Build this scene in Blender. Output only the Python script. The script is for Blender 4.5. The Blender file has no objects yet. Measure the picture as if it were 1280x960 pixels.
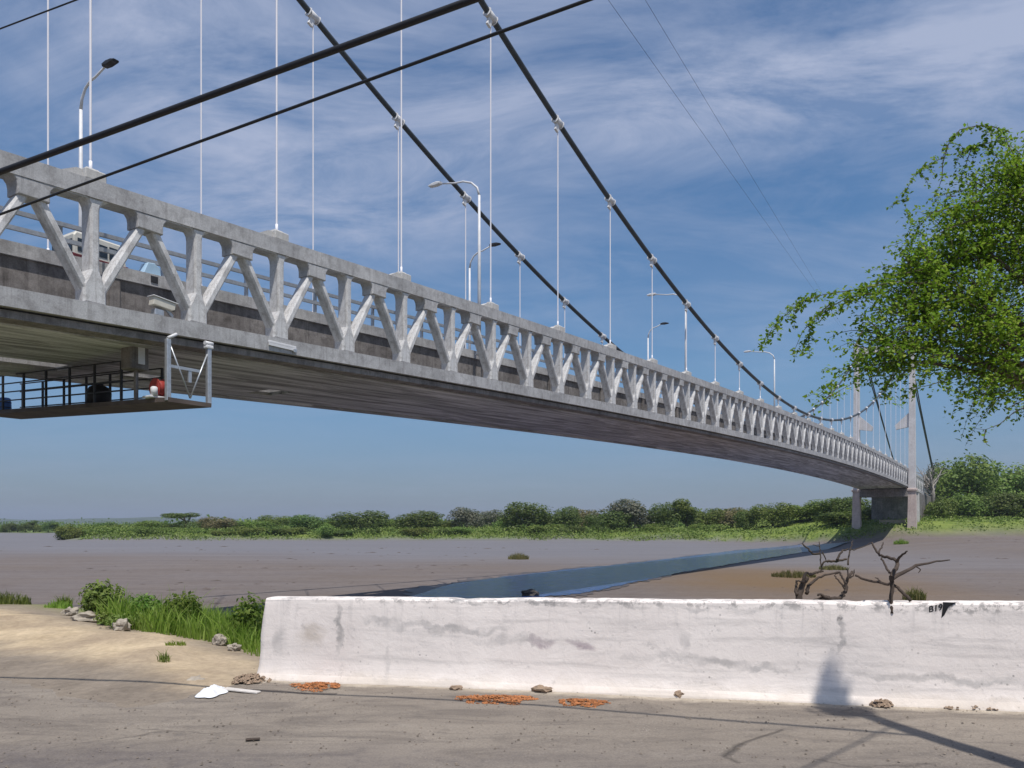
import bpy, bmesh, math, random
import numpy as np
from mathutils import Vector, Matrix, noise as mnoise

R = math.radians
random.seed(7)
rng = np.random.default_rng(7)
C = bpy.context.scene.collection
EYE, F, HZ = 1.6, 1000.0, 655.0


def P(px, py, Y):
    return Vector(((px - 640) / F * Y, Y, EYE + (HZ - py) / F * Y))


# ------------------------------------------------------------------ object helpers
def link(o, parent=None):
    C.objects.link(o)
    if parent is not None:
        o.parent = parent
    return o


def tag(o, label=None, cat=None, group=None, kind=None):
    if label: o['label'] = label
    if cat: o['category'] = cat
    if group: o['group'] = group
    if kind: o['kind'] = kind
    return o


def empty(name, loc, rz=0.0):
    o = bpy.data.objects.new(name, None)
    o.location = loc
    o.rotation_euler = (0, 0, rz)
    o.empty_display_size = 0.2
    return link(o)


def obj(name, bm, mat, parent=None, smooth=False):
    me = bpy.data.meshes.new(name)
    bm.normal_update()
    bm.to_mesh(me)
    bm.free()
    me.materials.append(mat)
    if smooth:
        for p in me.polygons: p.use_smooth = True
    return link(bpy.data.objects.new(name, me), parent)


def obj_np(name, verts, faces, mat, parent=None, smooth=False):
    """verts (n,3); faces (m,k) of a constant k"""
    verts = np.asarray(verts, dtype=np.float32); faces = np.asarray(faces, dtype=np.int32)
    me = bpy.data.meshes.new(name)
    m, k = faces.shape
    me.vertices.add(len(verts)); me.vertices.foreach_set('co', verts.ravel())
    me.loops.add(m * k); me.loops.foreach_set('vertex_index', faces.ravel())
    me.polygons.add(m)
    me.polygons.foreach_set('loop_start', np.arange(0, m * k, k, dtype=np.int32))
    if smooth: me.polygons.foreach_set('use_smooth', np.ones(m, dtype=bool))
    me.update(calc_edges=True)
    me.validate()
    me.materials.append(mat)
    return link(bpy.data.objects.new(name, me), parent)


def add_box(bm, lo, hi, bevel=0.0, rot=None, org=None):
    lo, hi = Vector(lo), Vector(hi)
    vs = []
    for x in (lo.x, hi.x):
        for y in (lo.y, hi.y):
            for z in (lo.z, hi.z):
                vs.append(bm.verts.new((x, y, z)))
    q = [(0, 1, 3, 2), (4, 6, 7, 5), (0, 4, 5, 1), (2, 3, 7, 6), (0, 2, 6, 4), (1, 5, 7, 3)]
    fs = [bm.faces.new([vs[i] for i in f]) for f in q]
    if rot is not None:
        o = org if org is not None else (lo + hi) / 2
        bmesh.ops.rotate(bm, verts=vs, cent=o, matrix=rot)
    if bevel > 0:
        es = list({e for f in fs for e in f.edges})
        bmesh.ops.bevel(bm, geom=es, offset=bevel, segments=1, affect='EDGES', profile=0.5)


def add_prism(bm, pts, d0, d1, axis='y', bevel=0.0):
    """2D outline (a,z) extruded along the other axis"""
    def mk(p, d):
        return (p[0], d, p[1]) if axis == 'y' else (d, p[0], p[1])
    a = [bm.verts.new(mk(p, d0)) for p in pts]
    b = [bm.verts.new(mk(p, d1)) for p in pts]
    n = len(pts)
    fs = [bm.faces.new(a), bm.faces.new(b[::-1])]
    for i in range(n):
        fs.append(bm.faces.new((a[i], b[i], b[(i + 1) % n], a[(i + 1) % n])))
    bmesh.ops.recalc_face_normals(bm, faces=fs)
    if bevel > 0:
        es = [e for e in set(fs[0].edges) | set(fs[1].edges)]
        bmesh.ops.bevel(bm, geom=es, offset=bevel, segments=1, affect='EDGES', profile=0.5)


def add_tube(bm, pts, radii, n=8, caps=True):
    pts = [Vector(p) for p in pts]
    if not hasattr(radii, '__len__'): radii = [radii] * len(pts)
    prev = None
    rings = []
    for i, p in enumerate(pts):
        t = (pts[min(i + 1, len(pts) - 1)] - pts[max(i - 1, 0)]).normalized()
        if prev is None:
            up = Vector((0, 0, 1)) if abs(t.z) < 0.9 else Vector((1, 0, 0))
            nx = t.cross(up).normalized()
        else:
            nx = (prev - t * prev.dot(t)).normalized()
        prev = nx
        ny = t.cross(nx)
        rings.append([bm.verts.new(p + (nx * math.cos(2 * math.pi * j / n) + ny * math.sin(2 * math.pi * j / n)) * radii[i]) for j in range(n)])
    for a, b in zip(rings, rings[1:]):
        for j in range(n):
            f = bm.faces.new((a[j], a[(j + 1) % n], b[(j + 1) % n], b[j]))
            f.smooth = n >= 6
    if caps:
        bm.faces.new(rings[0][::-1]); bm.faces.new(rings[-1])


def add_blob(bm, c, r, rough=0.25, seed=0, sub=2, scale=1.6, flat=None):
    """uneven stone-like lump"""
    m = Matrix.Translation(Vector(c))
    res = bmesh.ops.create_icosphere(bm, subdivisions=sub, radius=1.0)
    off = Vector((seed * 3.1, seed * 1.7, seed * 0.9))
    for v in res['verts']:
        d = v.co.normalized()
        k = 1 + rough * mnoise.noise(d * scale + off) * 2 + rough * .5 * mnoise.noise(d * scale * 2.7 + off)
        v.co = Vector((d.x * r[0], d.y * r[1], d.z * r[2])) * k + Vector(c)
        if flat is not None and v.co.z < flat: v.co.z = flat


# ------------------------------------------------------------------ material helpers
class N:
    def __init__(s, name):
        s.m = bpy.data.materials.new(name); s.m.use_nodes = True
        s.t = s.m.node_tree; s.t.nodes.clear()
        s.out = s.t.nodes.new('ShaderNodeOutputMaterial')

    def n(s, typ, **kw):
        nd = s.t.nodes.new(typ)
        for k, v in kw.items():
            if k == 'ins':
                for a, b in v.items(): s.set(nd, a, b)
            else: setattr(nd, k, v)
        return nd

    def set(s, nd, key, val):
        if hasattr(val, 'is_output') or isinstance(val, bpy.types.NodeSocket):
            s.t.links.new(val, nd.inputs[key])
        else:
            nd.inputs[key].default_value = val

    def math(s, op, a, b=0.0, c=None, clamp=False):
        nd = s.n('ShaderNodeMath', operation=op); nd.use_clamp = clamp
        s.set(nd, 0, a); s.set(nd, 1, b)
        if c is not None: s.set(nd, 2, c)
        return nd.outputs[0]

    def noise(s, vec, scale, detail=6, rough=.55, dist=0.0, out='Fac'):
        nd = s.n('ShaderNodeTexNoise', ins={'Vector': vec, 'Scale': scale, 'Detail': detail, 'Roughness': rough, 'Distortion': dist})
        return nd.outputs[out]

    def ramp(s, fac, stops, interp='LINEAR'):
        nd = s.n('ShaderNodeValToRGB'); cr = nd.color_ramp; cr.interpolation = interp
        while len(cr.elements) < len(stops): cr.elements.new(0.5)
        for e, (p, c) in zip(cr.elements, stops):
            e.position = p
            e.color = (c, c, c, 1) if not hasattr(c, '__len__') else tuple(c[:3]) + (1,)
        s.set(nd, 'Fac', fac)
        return nd.outputs['Color']

    def mix(s, fac, a, b, typ='MIX'):
        nd = s.n('ShaderNodeMixRGB', blend_type=typ)
        for k, v in (('Fac', fac), ('Color1', a), ('Color2', b)):
            if isinstance(v, tuple) and len(v) == 3: v = v + (1,)
            s.set(nd, k, v)
        return nd.outputs[0]

    def mapping(s, vec, scale=(1, 1, 1), loc=(0, 0, 0), rot=(0, 0, 0)):
        return s.n('ShaderNodeMapping', ins={'Vector': vec, 'Scale': scale, 'Location': loc, 'Rotation': rot}).outputs[0]

    def objco(s): return s.n('ShaderNodeTexCoord').outputs['Object']
    def pos(s): return s.n('ShaderNodeNewGeometry').outputs['Position']

    def bump(s, h, strength=.3, dist=.02):
        return s.n('ShaderNodeBump', ins={'Height': h, 'Strength': strength, 'Distance': dist}).outputs[0]

    def principled(s, color, rough=.8, normal=None, spec=.3, metal=0.0, **kw):
        b = s.n('ShaderNodeBsdfPrincipled')
        if isinstance(color, tuple) and len(color) == 3: color = color + (1,)
        s.set(b, 'Base Color', color); s.set(b, 'Roughness', rough); s.set(b, 'Metallic', metal)
        s.set(b, 'Specular IOR Level', spec)
        if normal is not None: s.set(b, 'Normal', normal)
        for k, v in kw.items(): s.set(b, k, v)
        s.t.links.new(b.outputs[0], s.out.inputs['Surface'])
        return s.m


def mat_plain(name, col, rough=.6, metal=0., var=.25, scale=6, spec=.3):
    s = N(name); p = s.pos()
    n1 = s.noise(p, scale, 5, .6)
    c = s.mix(s.ramp(n1, [(.3, 0.), (.75, 1.)]), tuple(x * (1 - var) for x in col), tuple(min(1, x * (1 + var * .6)) for x in col))
    return s.principled(c, rough, s.bump(n1, .15, .01), spec, metal)


def mat_concrete(name, light, dark, stain, streak=True, scale=1.0, stain_amt=.5):
    s = N(name); p = s.objco()
    big = s.noise(p, .55 * scale, 6, .6, .4)
    mid = s.noise(p, 3.2 * scale, 8, .65, .3)
    fine = s.noise(p, 26 * scale, 5, .6)
    c = s.mix(s.ramp(big, [(.3, 0.), (.7, 1.)]), dark, light)
    c = s.mix(s.math('MULTIPLY', s.ramp(mid, [(.46, 0.), (.72, 1.)]), stain_amt), c, stain)
    if streak:   # rain streaks running down
        pv = s.mapping(p, (7, 7, .35))
        st = s.noise(pv, 1.0, 6, .7, .2)
        c = s.mix(s.math('MULTIPLY', s.ramp(st, [(.5, 0.), (.74, 1.)]), stain_amt * .9), c, stain)
    c = s.mix(.35, c, s.ramp(fine, [(.25, .25), (.8, .95)]), 'OVERLAY')
    h = s.math('ADD', s.math('MULTIPLY', mid, .6), s.math('MULTIPLY', fine, .25))
    return s.principled(c, .85, s.bump(h, .35, .02), .25)


def mat_leaf(name, c1, c2, c3, transl=.35, nscale=.35):
    s = N(name); p = s.pos()
    info = s.n('ShaderNodeObjectInfo').outputs['Random']
    geo = s.n('ShaderNodeNewGeometry').outputs['Random Per Island']
    n1 = s.noise(p, nscale, 4, .6)
    c = s.mix(s.ramp(n1, [(.35, 0.), (.65, 1.)]), c1, c2)
    c = s.mix(s.math('MULTIPLY', s.ramp(geo, [(.55, 0.), (1., 1.)]), .75), c, c3)
    hs = s.n('ShaderNodeHueSaturation', ins={'Color': c,
             'Hue': s.math('ADD', .47, s.math('MULTIPLY', info, .05)),
             'Value': s.math('ADD', .72, s.math('MULTIPLY', info, .55))})
    c = hs.outputs[0]
    d = s.n('ShaderNodeBsdfPrincipled', ins={'Base Color': c, 'Roughness': .6, 'Specular IOR Level': .25})
    t = s.n('ShaderNodeBsdfTranslucent', ins={'Color': s.mix(.5, c, (.16, .32, .03))})
    mx = s.n('ShaderNodeMixShader', ins={'Fac': transl, 1: d.outputs[0], 2: t.outputs[0]})
    s.t.links.new(mx.outputs[0], s.out.inputs['Surface'])
    return s.m


# ------------------------------------------------------------------ bridge frame
D = Vector((.545, .8384, 0)); A = Vector((-.8384, .545, 0))
HAZE = .00017
P0 = Vector((-10.757, 20.42, 0))
BROT = math.atan2(D.y, D.x)
HT = 3.57
def Tk(k): return EYE + 11.25 - .00196 * (k - 36) ** 2
def Bk(k): return Tk(k) - HT
def Ck(k): return EYE + 11.7 + .03 * (k - 25) ** 2
KTOWER = 52.9
KEND = 70


def near_uv_of_px(px, w):
    """k (panel number) of image column px on the line w metres inside the near truss"""
    r = (px - 640) / F
    Y = (24.03 + 1.1927 * w) / (.65 - r)
    return (Y - .545 * w - 20.42) / 2.515


# ------------------------------------------------------------------ terrain
def sm(t): t = np.clip(t, 0, 1); return t * t * (3 - 2 * t)


def edge_y(x):
    return np.interp(x, [-400, -40, -16, -9.6, -6.4, -2.8, -1.5, 12, 40, 400], [60, 26, 16.5, 15, 12.3, 9.6, 9.6, 10.4, 13, 60])


def shore_y(x):
    return np.interp(x, [-3000, -240, -150, -108, -104, 0, 46, 58, 64, 76, 400, 3000], [900, 360, 330, 325, 190, 192, 180, 162, 150, 148, 150, 700])


_oct = [(rng.uniform(-1, 1, 2), rng.uniform(0, 6.28)) for _ in range(48)]


def wob(x, y, s):
    """cheap smooth noise in about [-1,1]"""
    v = 0
    for i, (d, ph) in enumerate(_oct[:20]):
        f = s * (1 + .35 * i)
        v = v + np.sin((x * d[0] + y * d[1]) * f * 2.2 + ph) / (1 + .3 * i)
    return v / 4.0


def terrain_h(x, y):
    x = np.asarray(x, float); y = np.asarray(y, float)
    e = edge_y(x); s = y - e
    h = -2.4 * sm(s / 13)
    # loose sand heaped along the left edge of the lot
    berm = np.exp(-((s + 1.1) / 1.3) ** 2) * sm((-2.2 - x) / 2.5) * sm((x + 60) / 20)
    h = h + berm * (.13 + .10 * wob(x, y, .9))
    h = h + .05 * wob(x, y, .7) * sm((s + 1) / 3) * (1 - sm((s - 14) / 10))
    bed = sm((s - 8) / 8)
    raise_ = 1.45 * sm((x - 52) / 26) * sm((y - 75) / 70)
    h = h + raise_ * bed
    sh = shore_y(x) + 2.5 * wob(x, y * 0, .12)
    b = y - sh
    right = sm((x - 60) / 25)
    h = h + bed * sm(b / 9) * (1.9 * (.12 + .88 * sm((x + 175) / 40)) + 1.0 * right) + bed * sm((b - 5) / 60) * (.2 + .8 * sm((x + 175) / 40) + 1.6 * right)
    h = h + np.where(b > 0, .25 * wob(x, y, .15) * sm(b / 10), 0)
    return h


def spaced(lo, hi, n, fine):
    t0, t1 = math.asinh(lo / fine), math.asinh(hi / fine)
    return np.sinh(np.linspace(t0, t1, n)) * fine


def build_terrain(mat):
    xs = spaced(-5000, 5000, 420, 3.0); ys = spaced(-400, 7000, 460, 5.0)
    X, Y = np.meshgrid(xs, ys)
    Z = terrain_h(X, Y)
    n, m = Y.shape
    verts = np.stack([X, Y, Z], -1).reshape(-1, 3)
    idx = np.arange(n * m).reshape(n, m)
    faces = np.stack([idx[:-1, :-1], idx[:-1, 1:], idx[1:, 1:], idx[1:, :-1]], -1).reshape(-1, 4)
    o = obj_np('ground', verts, faces, mat, smooth=True)
    s = Y - edge_y(X); b = Y - shore_y(X)
    grass = sm((b - 1.5 - 1.5 * wob(X, Y, .3)) / 4)
    grass = np.maximum(grass, sm((s - .2) / 2) * (1 - sm((s - 7) / 4)) * .8)
    w1 = wob(X, Y, .8); w2 = wob(X, Y, 2.2)
    left = sm((-1.8 - X) / 1.5)
    sand = sm((s + 2.5 - .35 * w1 - .15 * w2) / .7) * (1 - sm((s + .75 - .45 * w1 - .2 * w2) / .6) * .8) * (1 - sm((s - 1.0) / 2)) * left
    mud = sm((s - 5) / 5)
    wet = mud * sm((Y - 70 + 14 * wob(X, Y, .03) + .30 * (X + 20)) / 45) * (1 - sm((X - 30) / 45))
    col = np.stack([grass, sand, wet, mud], -1).reshape(-1, 4).astype(np.float32)
    at = o.data.color_attributes.new('zone', 'FLOAT_COLOR', 'POINT')
    at.data.foreach_set('color', col.ravel())
    return tag(o, kind='structure')


def mat_ground():
    s = N('ground_soil'); p = s.pos()
    at = s.n('ShaderNodeAttribute', attribute_name='zone')
    sep = s.n('ShaderNodeSeparateColor', ins={'Color': at.outputs['Color']})
    g, sd, wt = sep.outputs[0], sep.outputs[1], sep.outputs[2]
    mud = at.outputs['Alpha']
    n1 = s.noise(p, .09, 8, .6, .5); n2 = s.noise(p, 1.3, 8, .65, .3); n3 = s.noise(p, 14, 6, .65)
    long = s.noise(s.mapping(p, (.012, .12, .1), rot=(0, 0, R(-6))), 3.0, 8, .62, .6)
    dust = s.mix(s.ramp(n2, [(.3, 0.), (.7, 1.)]), (.165, .137, .112), (.26, .218, .175))
    sandc = s.mix(s.ramp(n2, [(.3, 0.), (.7, 1.)]), (.38, .295, .195), (.57, .455, .31))
    sandc = s.mix(s.math('MULTIPLY', s.ramp(s.noise(p, .8, 6, .6), [(.42, 0.), (.62, 1.)]), .55), sandc, (.24, .185, .14))
    mudc = s.mix(s.ramp(long, [(.32, 0.), (.66, 1.)]), (.142, .122, .116), (.178, .155, .148))
    n5 = s.noise(s.mapping(p, (.05, .22, .2), rot=(0, 0, R(-8))), 1.5, 10, .72, 1.2)
    mudc = s.mix(s.math('MULTIPLY', s.ramp(n5, [(.52, 0.), (.68, 1.)]), .5), mudc, (.095, .078, .075))
    mudc = s.mix(s.math('MULTIPLY', s.ramp(n1, [(.4, 0.), (.72, 1.)]), .55), mudc, (.15, .118, .095))
    mudc = s.mix(s.math('MULTIPLY', s.ramp(n2, [(.45, 0.), (.75, 1.)]), .4), mudc, (.09, .07, .065))
    # a brown algae-stained bar beside the channel
    dv = s.n('ShaderNodeVectorMath', operation='MULTIPLY', ins={0: s.n('ShaderNodeVectorMath', operation='SUBTRACT', ins={0: p, 1: (19, 62, -2.4)}).outputs[0], 1: (.075, .033, 0)}).outputs[0]
    ln = s.n('ShaderNodeVectorMath', operation='LENGTH', ins={0: dv}).outputs['Value']
    stn = s.ramp(s.math('ADD', ln, s.math('MULTIPLY', s.math('SUBTRACT', n1, .5), 1.2)), [(.25, 1.), (1.0, 0.)])
    mudc = s.mix(s.math('MULTIPLY', stn, .75), mudc, (.165, .105, .05))
    wetc = s.mix(s.ramp(long, [(.35, 0.), (.7, 1.)]), (.145, .136, .145), (.178, .17, .178))
    grc = s.mix(s.ramp(s.noise(p, .35, 6, .6), [(.35, 0.), (.65, 1.)]), (.10, .15, .03), (.19, .235, .055))
    c = s.mix(sd, dust, sandc)
    c = s.mix(mud, c, mudc)
    c = s.mix(wt, c, wetc)
    c = s.mix(g, c, grc)
    c = s.mix(.3, c, s.ramp(n3, [(.25, .2), (.8, .95)]), 'OVERLAY')
    rough = s.math('SUBTRACT', .95, s.math('MULTIPLY', wt, .28))
    hh = s.math('ADD', n2, s.math('MULTIPLY', n3, .4))
    return s.principled(c, rough, s.bump(hh, .5, .06), s.math('ADD', .1, s.math('MULTIPLY', wt, .12)))


def build_pavement(mat):
    """worn concrete hardstanding in front of the wall, with a ragged edge towards the sand"""
    xs = np.concatenate([np.linspace(-40, -12, 40, endpoint=False), np.linspace(-12, 9, 260, endpoint=False), np.linspace(9, 40, 40)])
    lim = np.where(xs < -2.5, np.interp(xs, [-40, -12, -9, -5, -2.5], [13, 9.4, 9.35, 8.95, 8.45]), 9.2)
    rag = np.array([.10 * wob(x, x * 0, 1.5) + .07 * wob(x, x * 0 + 3, 5.5) for x in xs])
    lim = lim + np.where(xs < -2.5, rag * 1.6, rag)
    ts = np.concatenate([np.linspace(0, .45, 16, endpoint=False), np.linspace(.45, 1, 70)])
    X = np.repeat(xs[None, :], len(ts), 0)
    Yy = -30 + (lim[None, :] + 30) * (1 - (1 - ts[:, None]) ** 2.2)
    Z = .012 + .010 * wob(X, Yy, .5) * 1.0 + .004 * wob(X, Yy, 3.0)
    edge = sm((lim[None, :] - Yy) / .16)
    Z = Z * edge + (1 - edge) * (terrain_h(X, Yy) - .03)
    verts = np.stack([X, Yy, Z], -1).reshape(-1, 3)
    n, m = X.shape
    idx = np.arange(n * m).reshape(n, m)
    faces = np.stack([idx[:-1, :-1], idx[:-1, 1:], idx[1:, 1:], idx[1:, :-1]], -1).reshape(-1, 4)
    o = obj_np('pavement', verts, faces, mat, smooth=True)
    dd = lim[None, :] - Yy
    du = (1 - sm((dd - .35 * wob(X, Yy, 1.1)) / 1.9)) * sm((-1.9 - X) / .7)
    wallfoot = .7 * (1 - sm((np.interp(X, [-2.7, 4.36, 11.], [8.2, 6.81, 5.45]) - Yy - .05 - .08 * wob(X, Yy, 2.5)) / .28)) * (X > -2.8)
    col = np.stack([du, wallfoot, du * 0, du * 0 + 1], -1).reshape(-1, 4).astype(np.float32)
    at = o.data.color_attributes.new('dust', 'FLOAT_COLOR', 'POINT'); at.data.foreach_set('color', col.ravel())
    return tag(o, kind='structure')


def seg_mask(s, px, py, a, b, width):
    """1 on the line a-b in the ground plane, 0 away from it (px,py = coordinate sockets)"""
    ax, ay = a; bx, by = b
    L = math.hypot(bx - ax, by - ay); ux, uy = (bx - ax) / L, (by - ay) / L
    u = s.math('ADD', s.math('MULTIPLY', s.math('SUBTRACT', px, ax), ux), s.math('MULTIPLY', s.math('SUBTRACT', py, ay), uy))
    v = s.math('ABSOLUTE', s.math('SUBTRACT', s.math('MULTIPLY', s.math('SUBTRACT', px, ax), uy), s.math('MULTIPLY', s.math('SUBTRACT', py, ay), ux)))
    inu = s.math('LESS_THAN', s.math('ABSOLUTE', s.math('SUBTRACT', u, L / 2)), L / 2)
    return s.math('MULTIPLY', inu, s.math('SUBTRACT', 1.0, s.math('DIVIDE', v, width), clamp=True))


def mat_pavement():
    s = N('worn_concrete_paving'); p = s.pos()
    n0 = s.noise(p, .35, 6, .6, .5); n1 = s.noise(s.mapping(p, (.7, 2.4, 1)), 1.3, 9, .7, .9)
    n2 = s.noise(p, 7, 8, .7, .2); n3 = s.noise(p, 60, 4, .6)
    c = s.mix(s.ramp(n0, [(.3, 0.), (.7, 1.)]), (.19, .162, .136), (.265, .228, .19))
    c = s.mix(s.math('MULTIPLY', s.ramp(n1, [(.47, 0.), (.68, 1.)]), .75), c, (.115, .098, .088))
    c = s.mix(s.math('MULTIPLY', s.ramp(n1, [(.22, 1.), (.42, 0.)]), .6), c, (.31, .275, .235))
    c = s.mix(s.math('MULTIPLY', s.ramp(n2, [(.56, 0.), (.72, 1.)]), .5), c, (.11, .098, .09))
    # pale grit
    vo = s.n('ShaderNodeTexVoronoi', ins={'Vector': p, 'Scale': 38.0})
    c = s.mix(s.math('MULTIPLY', s.ramp(vo.outputs['Distance'], [(.08, 1.), (.2, 0.)]), s.ramp(s.noise(p, 2.3), [(.5, 0.), (.7, .7)])), c, (.5, .47, .43))
    da = s.n('ShaderNodeSeparateColor', ins={'Color': s.n('ShaderNodeAttribute', attribute_name='dust').outputs['Color']})
    brk = s.noise(p, 5, 8, .7)
    dmask = s.ramp(s.math('ADD', da.outputs[0], s.math('MULTIPLY', s.math('SUBTRACT', brk, .5), 1.6)), [(.25, 0.), (.85, 1.)])
    sandc = s.mix(s.ramp(n2, [(.3, 0.), (.7, 1.)]), (.17, .142, .115), (.265, .225, .18))
    c = s.mix(s.math('MULTIPLY', dmask, .9), c, sandc)
    wmask = s.ramp(s.math('ADD', da.outputs[1], s.math('MULTIPLY', s.math('SUBTRACT', brk, .5), .9)), [(.3, 0.), (.7, 1.)])
    c = s.mix(s.math('MULTIPLY', wmask, .75), c, s.mix(brk, (.40, .33, .25), (.50, .45, .38)))
    # darker surface nearest the camera
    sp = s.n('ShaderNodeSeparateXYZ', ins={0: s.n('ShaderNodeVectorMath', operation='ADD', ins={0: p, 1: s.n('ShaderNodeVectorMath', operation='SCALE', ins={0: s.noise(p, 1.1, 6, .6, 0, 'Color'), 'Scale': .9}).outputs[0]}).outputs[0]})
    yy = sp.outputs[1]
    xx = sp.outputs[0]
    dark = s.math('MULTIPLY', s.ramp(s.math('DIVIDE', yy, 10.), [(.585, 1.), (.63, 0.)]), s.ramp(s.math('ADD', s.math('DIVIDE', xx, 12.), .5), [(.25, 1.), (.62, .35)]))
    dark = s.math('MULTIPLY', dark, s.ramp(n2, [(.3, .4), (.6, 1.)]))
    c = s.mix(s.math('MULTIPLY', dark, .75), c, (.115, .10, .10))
    # cracks (broken voronoi seams, a few long ones) and a painted twig shadow
    pd = s.n('ShaderNodeVectorMath', operation='ADD', ins={0: p, 1: s.n('ShaderNodeVectorMath', operation='SCALE', ins={0: s.noise(p, 2.2, 5, .6, 0, 'Color'), 'Scale': .35}).outputs[0]}).outputs[0]
    vd = s.n('ShaderNodeTexVoronoi', feature='DISTANCE_TO_EDGE', ins={'Vector': s.mapping(pd, (.5, 1.1, .5)), 'Scale': 1.0}).outputs['Distance']
    crack_and_shadow = s.math('MULTIPLY', s.ramp(vd, [(.004, 1.), (.016, 0.)]), s.ramp(s.noise(p, .6, 3), [(.55, 0.), (.66, .4)]))
    sq = s.n('ShaderNodeSeparateXYZ', ins={0: s.n('ShaderNodeVectorMath', operation='ADD', ins={0: p, 1: s.n('ShaderNodeVectorMath', operation='SCALE', ins={0: s.noise(p, 1.6, 5, .6, 0, 'Color'), 'Scale': .16}).outputs[0]}).outputs[0]})
    qx, qy = sq.outputs[0], sq.outputs[1]
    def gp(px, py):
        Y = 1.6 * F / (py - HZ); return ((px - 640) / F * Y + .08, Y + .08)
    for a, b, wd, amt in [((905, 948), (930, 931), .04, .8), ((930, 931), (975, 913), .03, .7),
                          ((160, 857), (420, 869), .07, .8), ((20, 842), (95, 852), .07, .8), ((905, 948), (925, 956), .03, .6)]:  # right-hand segments paint the cast shadow of a twig
        crack_and_shadow = s.math('MAXIMUM', crack_and_shadow, s.math('MULTIPLY', seg_mask(s, qx, qy, gp(*a), gp(*b), wd), amt))
    c = s.mix(crack_and_shadow, c, (.05, .043, .04))
    c = s.mix(.3, c, s.ramp(n3, [(.25, .2), (.8, .95)]), 'OVERLAY')
    h = s.math('SUBTRACT', s.math('ADD', s.math('MULTIPLY', n2, .8), s.math('MULTIPLY', n3, .35)), s.math('MULTIPLY', crack_and_shadow, 1.2))
    return s.principled(c, .9, s.bump(h, .55, .025), .2)


# ------------------------------------------------------------------ foliage builders
def leaf_quads(centers, normals, size, aspect=.6):
    """rhombic leaves: verts, faces"""
    n = len(centers)
    nr = normals / (np.linalg.norm(normals, axis=1, keepdims=True) + 1e-9)
    a = rng.normal(size=(n, 3)); a -= nr * np.sum(a * nr, 1, keepdims=True)
    a /= (np.linalg.norm(a, axis=1, keepdims=True) + 1e-9)
    b = np.cross(nr, a)
    sz = size if hasattr(size, '__len__') else np.full(n, size)
    L = a * sz[:, None] * .5; W = b * (sz * aspect * .5)[:, None]
    fold = nr * (sz * .12)[:, None]
    v = np.stack([centers - L, centers + W + fold, centers + L, centers - W + fold], 1).reshape(-1, 3)
    f = np.arange(4 * n).reshape(n, 4)
    return v, f


def crown_points(lobes, n, shell=.55):
    """points in the outer part of a set of lobes (cx,cy,cz,rx,ry,rz)"""
    lobes = np.array(lobes, float)
    vol = lobes[:, 3] * lobes[:, 5]
    pick = rng.choice(len(lobes), n, p=vol / vol.sum())
    d = rng.normal(size=(n, 3)); d /= np.linalg.norm(d, axis=1, keepdims=True)
    rr = shell + (1.05 - shell) * rng.random(n) ** .6
    wobble = 1 + .16 * np.sin(d[:, 0] * 7 + pick * 2.3) * np.cos(d[:, 2] * 6 + pick)
    L = lobes[pick]
    pts = L[:, :3] + d * L[:, 3:6] * (rr * wobble)[:, None]
    nrm = d + rng.normal(size=(n, 3)) * .55 + np.array([0, 0, .35])
    return pts, nrm


def make_tree_meshes(kind, leafmat, barkmat, seed):
    """unit tree about 1 high: (trunk mesh, crown mesh)"""
    r = random.Random(seed)
    lobes = []; bm = bmesh.new()
    if kind == 'round':
        for i in range(9):
            a = r.uniform(0, 6.28); q = r.uniform(.08, .34)
            lobes.append((math.cos(a) * q, math.sin(a) * q, r.uniform(.38, .74), r.uniform(.2, .32), r.uniform(.2, .32), r.uniform(.16, .27)))
        lobes.append((0, 0, .25, .45, .45, .22))
        n, size, tz = 5200, .044, .5
    elif kind == 'umbrella':
        for i in range(8):
            a = r.uniform(0, 6.28); q = r.uniform(.15, .45)
            lobes.append((math.cos(a) * q, math.sin(a) * q, r.uniform(.70, .86), r.uniform(.2, .3), r.uniform(.2, .3), r.uniform(.08, .14)))
        lobes.append((r.uniform(-.2, .2), 0, .3, .5, .5, .25))
        n, size, tz = 4200, .042, .75
    elif kind == 'scrub':
        for i in range(11):
            a = r.uniform(0, 6.28); q = r.uniform(.1, .85)
            lobes.append((math.cos(a) * q, math.sin(a) * q * .6, r.uniform(.2, .6), r.uniform(.25, .42), r.uniform(.25, .4), r.uniform(.2, .4)))
        n, size, tz = 4600, .07, .35
    elif kind == 'tall':
        for i in range(9):
            a = r.uniform(0, 6.28); q = r.uniform(.02, .17)
            lobes.append((math.cos(a) * q, math.sin(a) * q, .3 + .62 * i / 8, r.uniform(.1, .19), r.uniform(.1, .19), r.uniform(.1, .16)))
        n, size, tz = 4000, .038, .8
    pts, nrm = crown_points(lobes, n)
    ok = pts[:, 2] > .0
    pts, nrm = pts[ok], nrm[ok]
    v, f = leaf_quads(pts, nrm, size * rng.uniform(.6, 1.4, len(pts)), .75)
    crown = obj_np('crown', v, f, leafmat)
    add_tube(bm, [(0, 0, -.06), (r.uniform(-.02, .02), 0, tz * .5), (r.uniform(-.05, .05), 0, tz)], [.035, .026, .012], 6)
    for i in range(5):
        a = r.uniform(0, 6.28); z0 = tz * r.uniform(.35, .7); l = lobes[i % len(lobes)]
        add_tube(bm, [(0, 0, z0), (l[0] * .6, l[1] * .6, (z0 + l[2]) / 2 + .05), (l[0], l[1], l[2])], [.018, .013, .006], 5)
    trunk = obj('trunk', bm, barkmat)
    return trunk, crown


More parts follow.
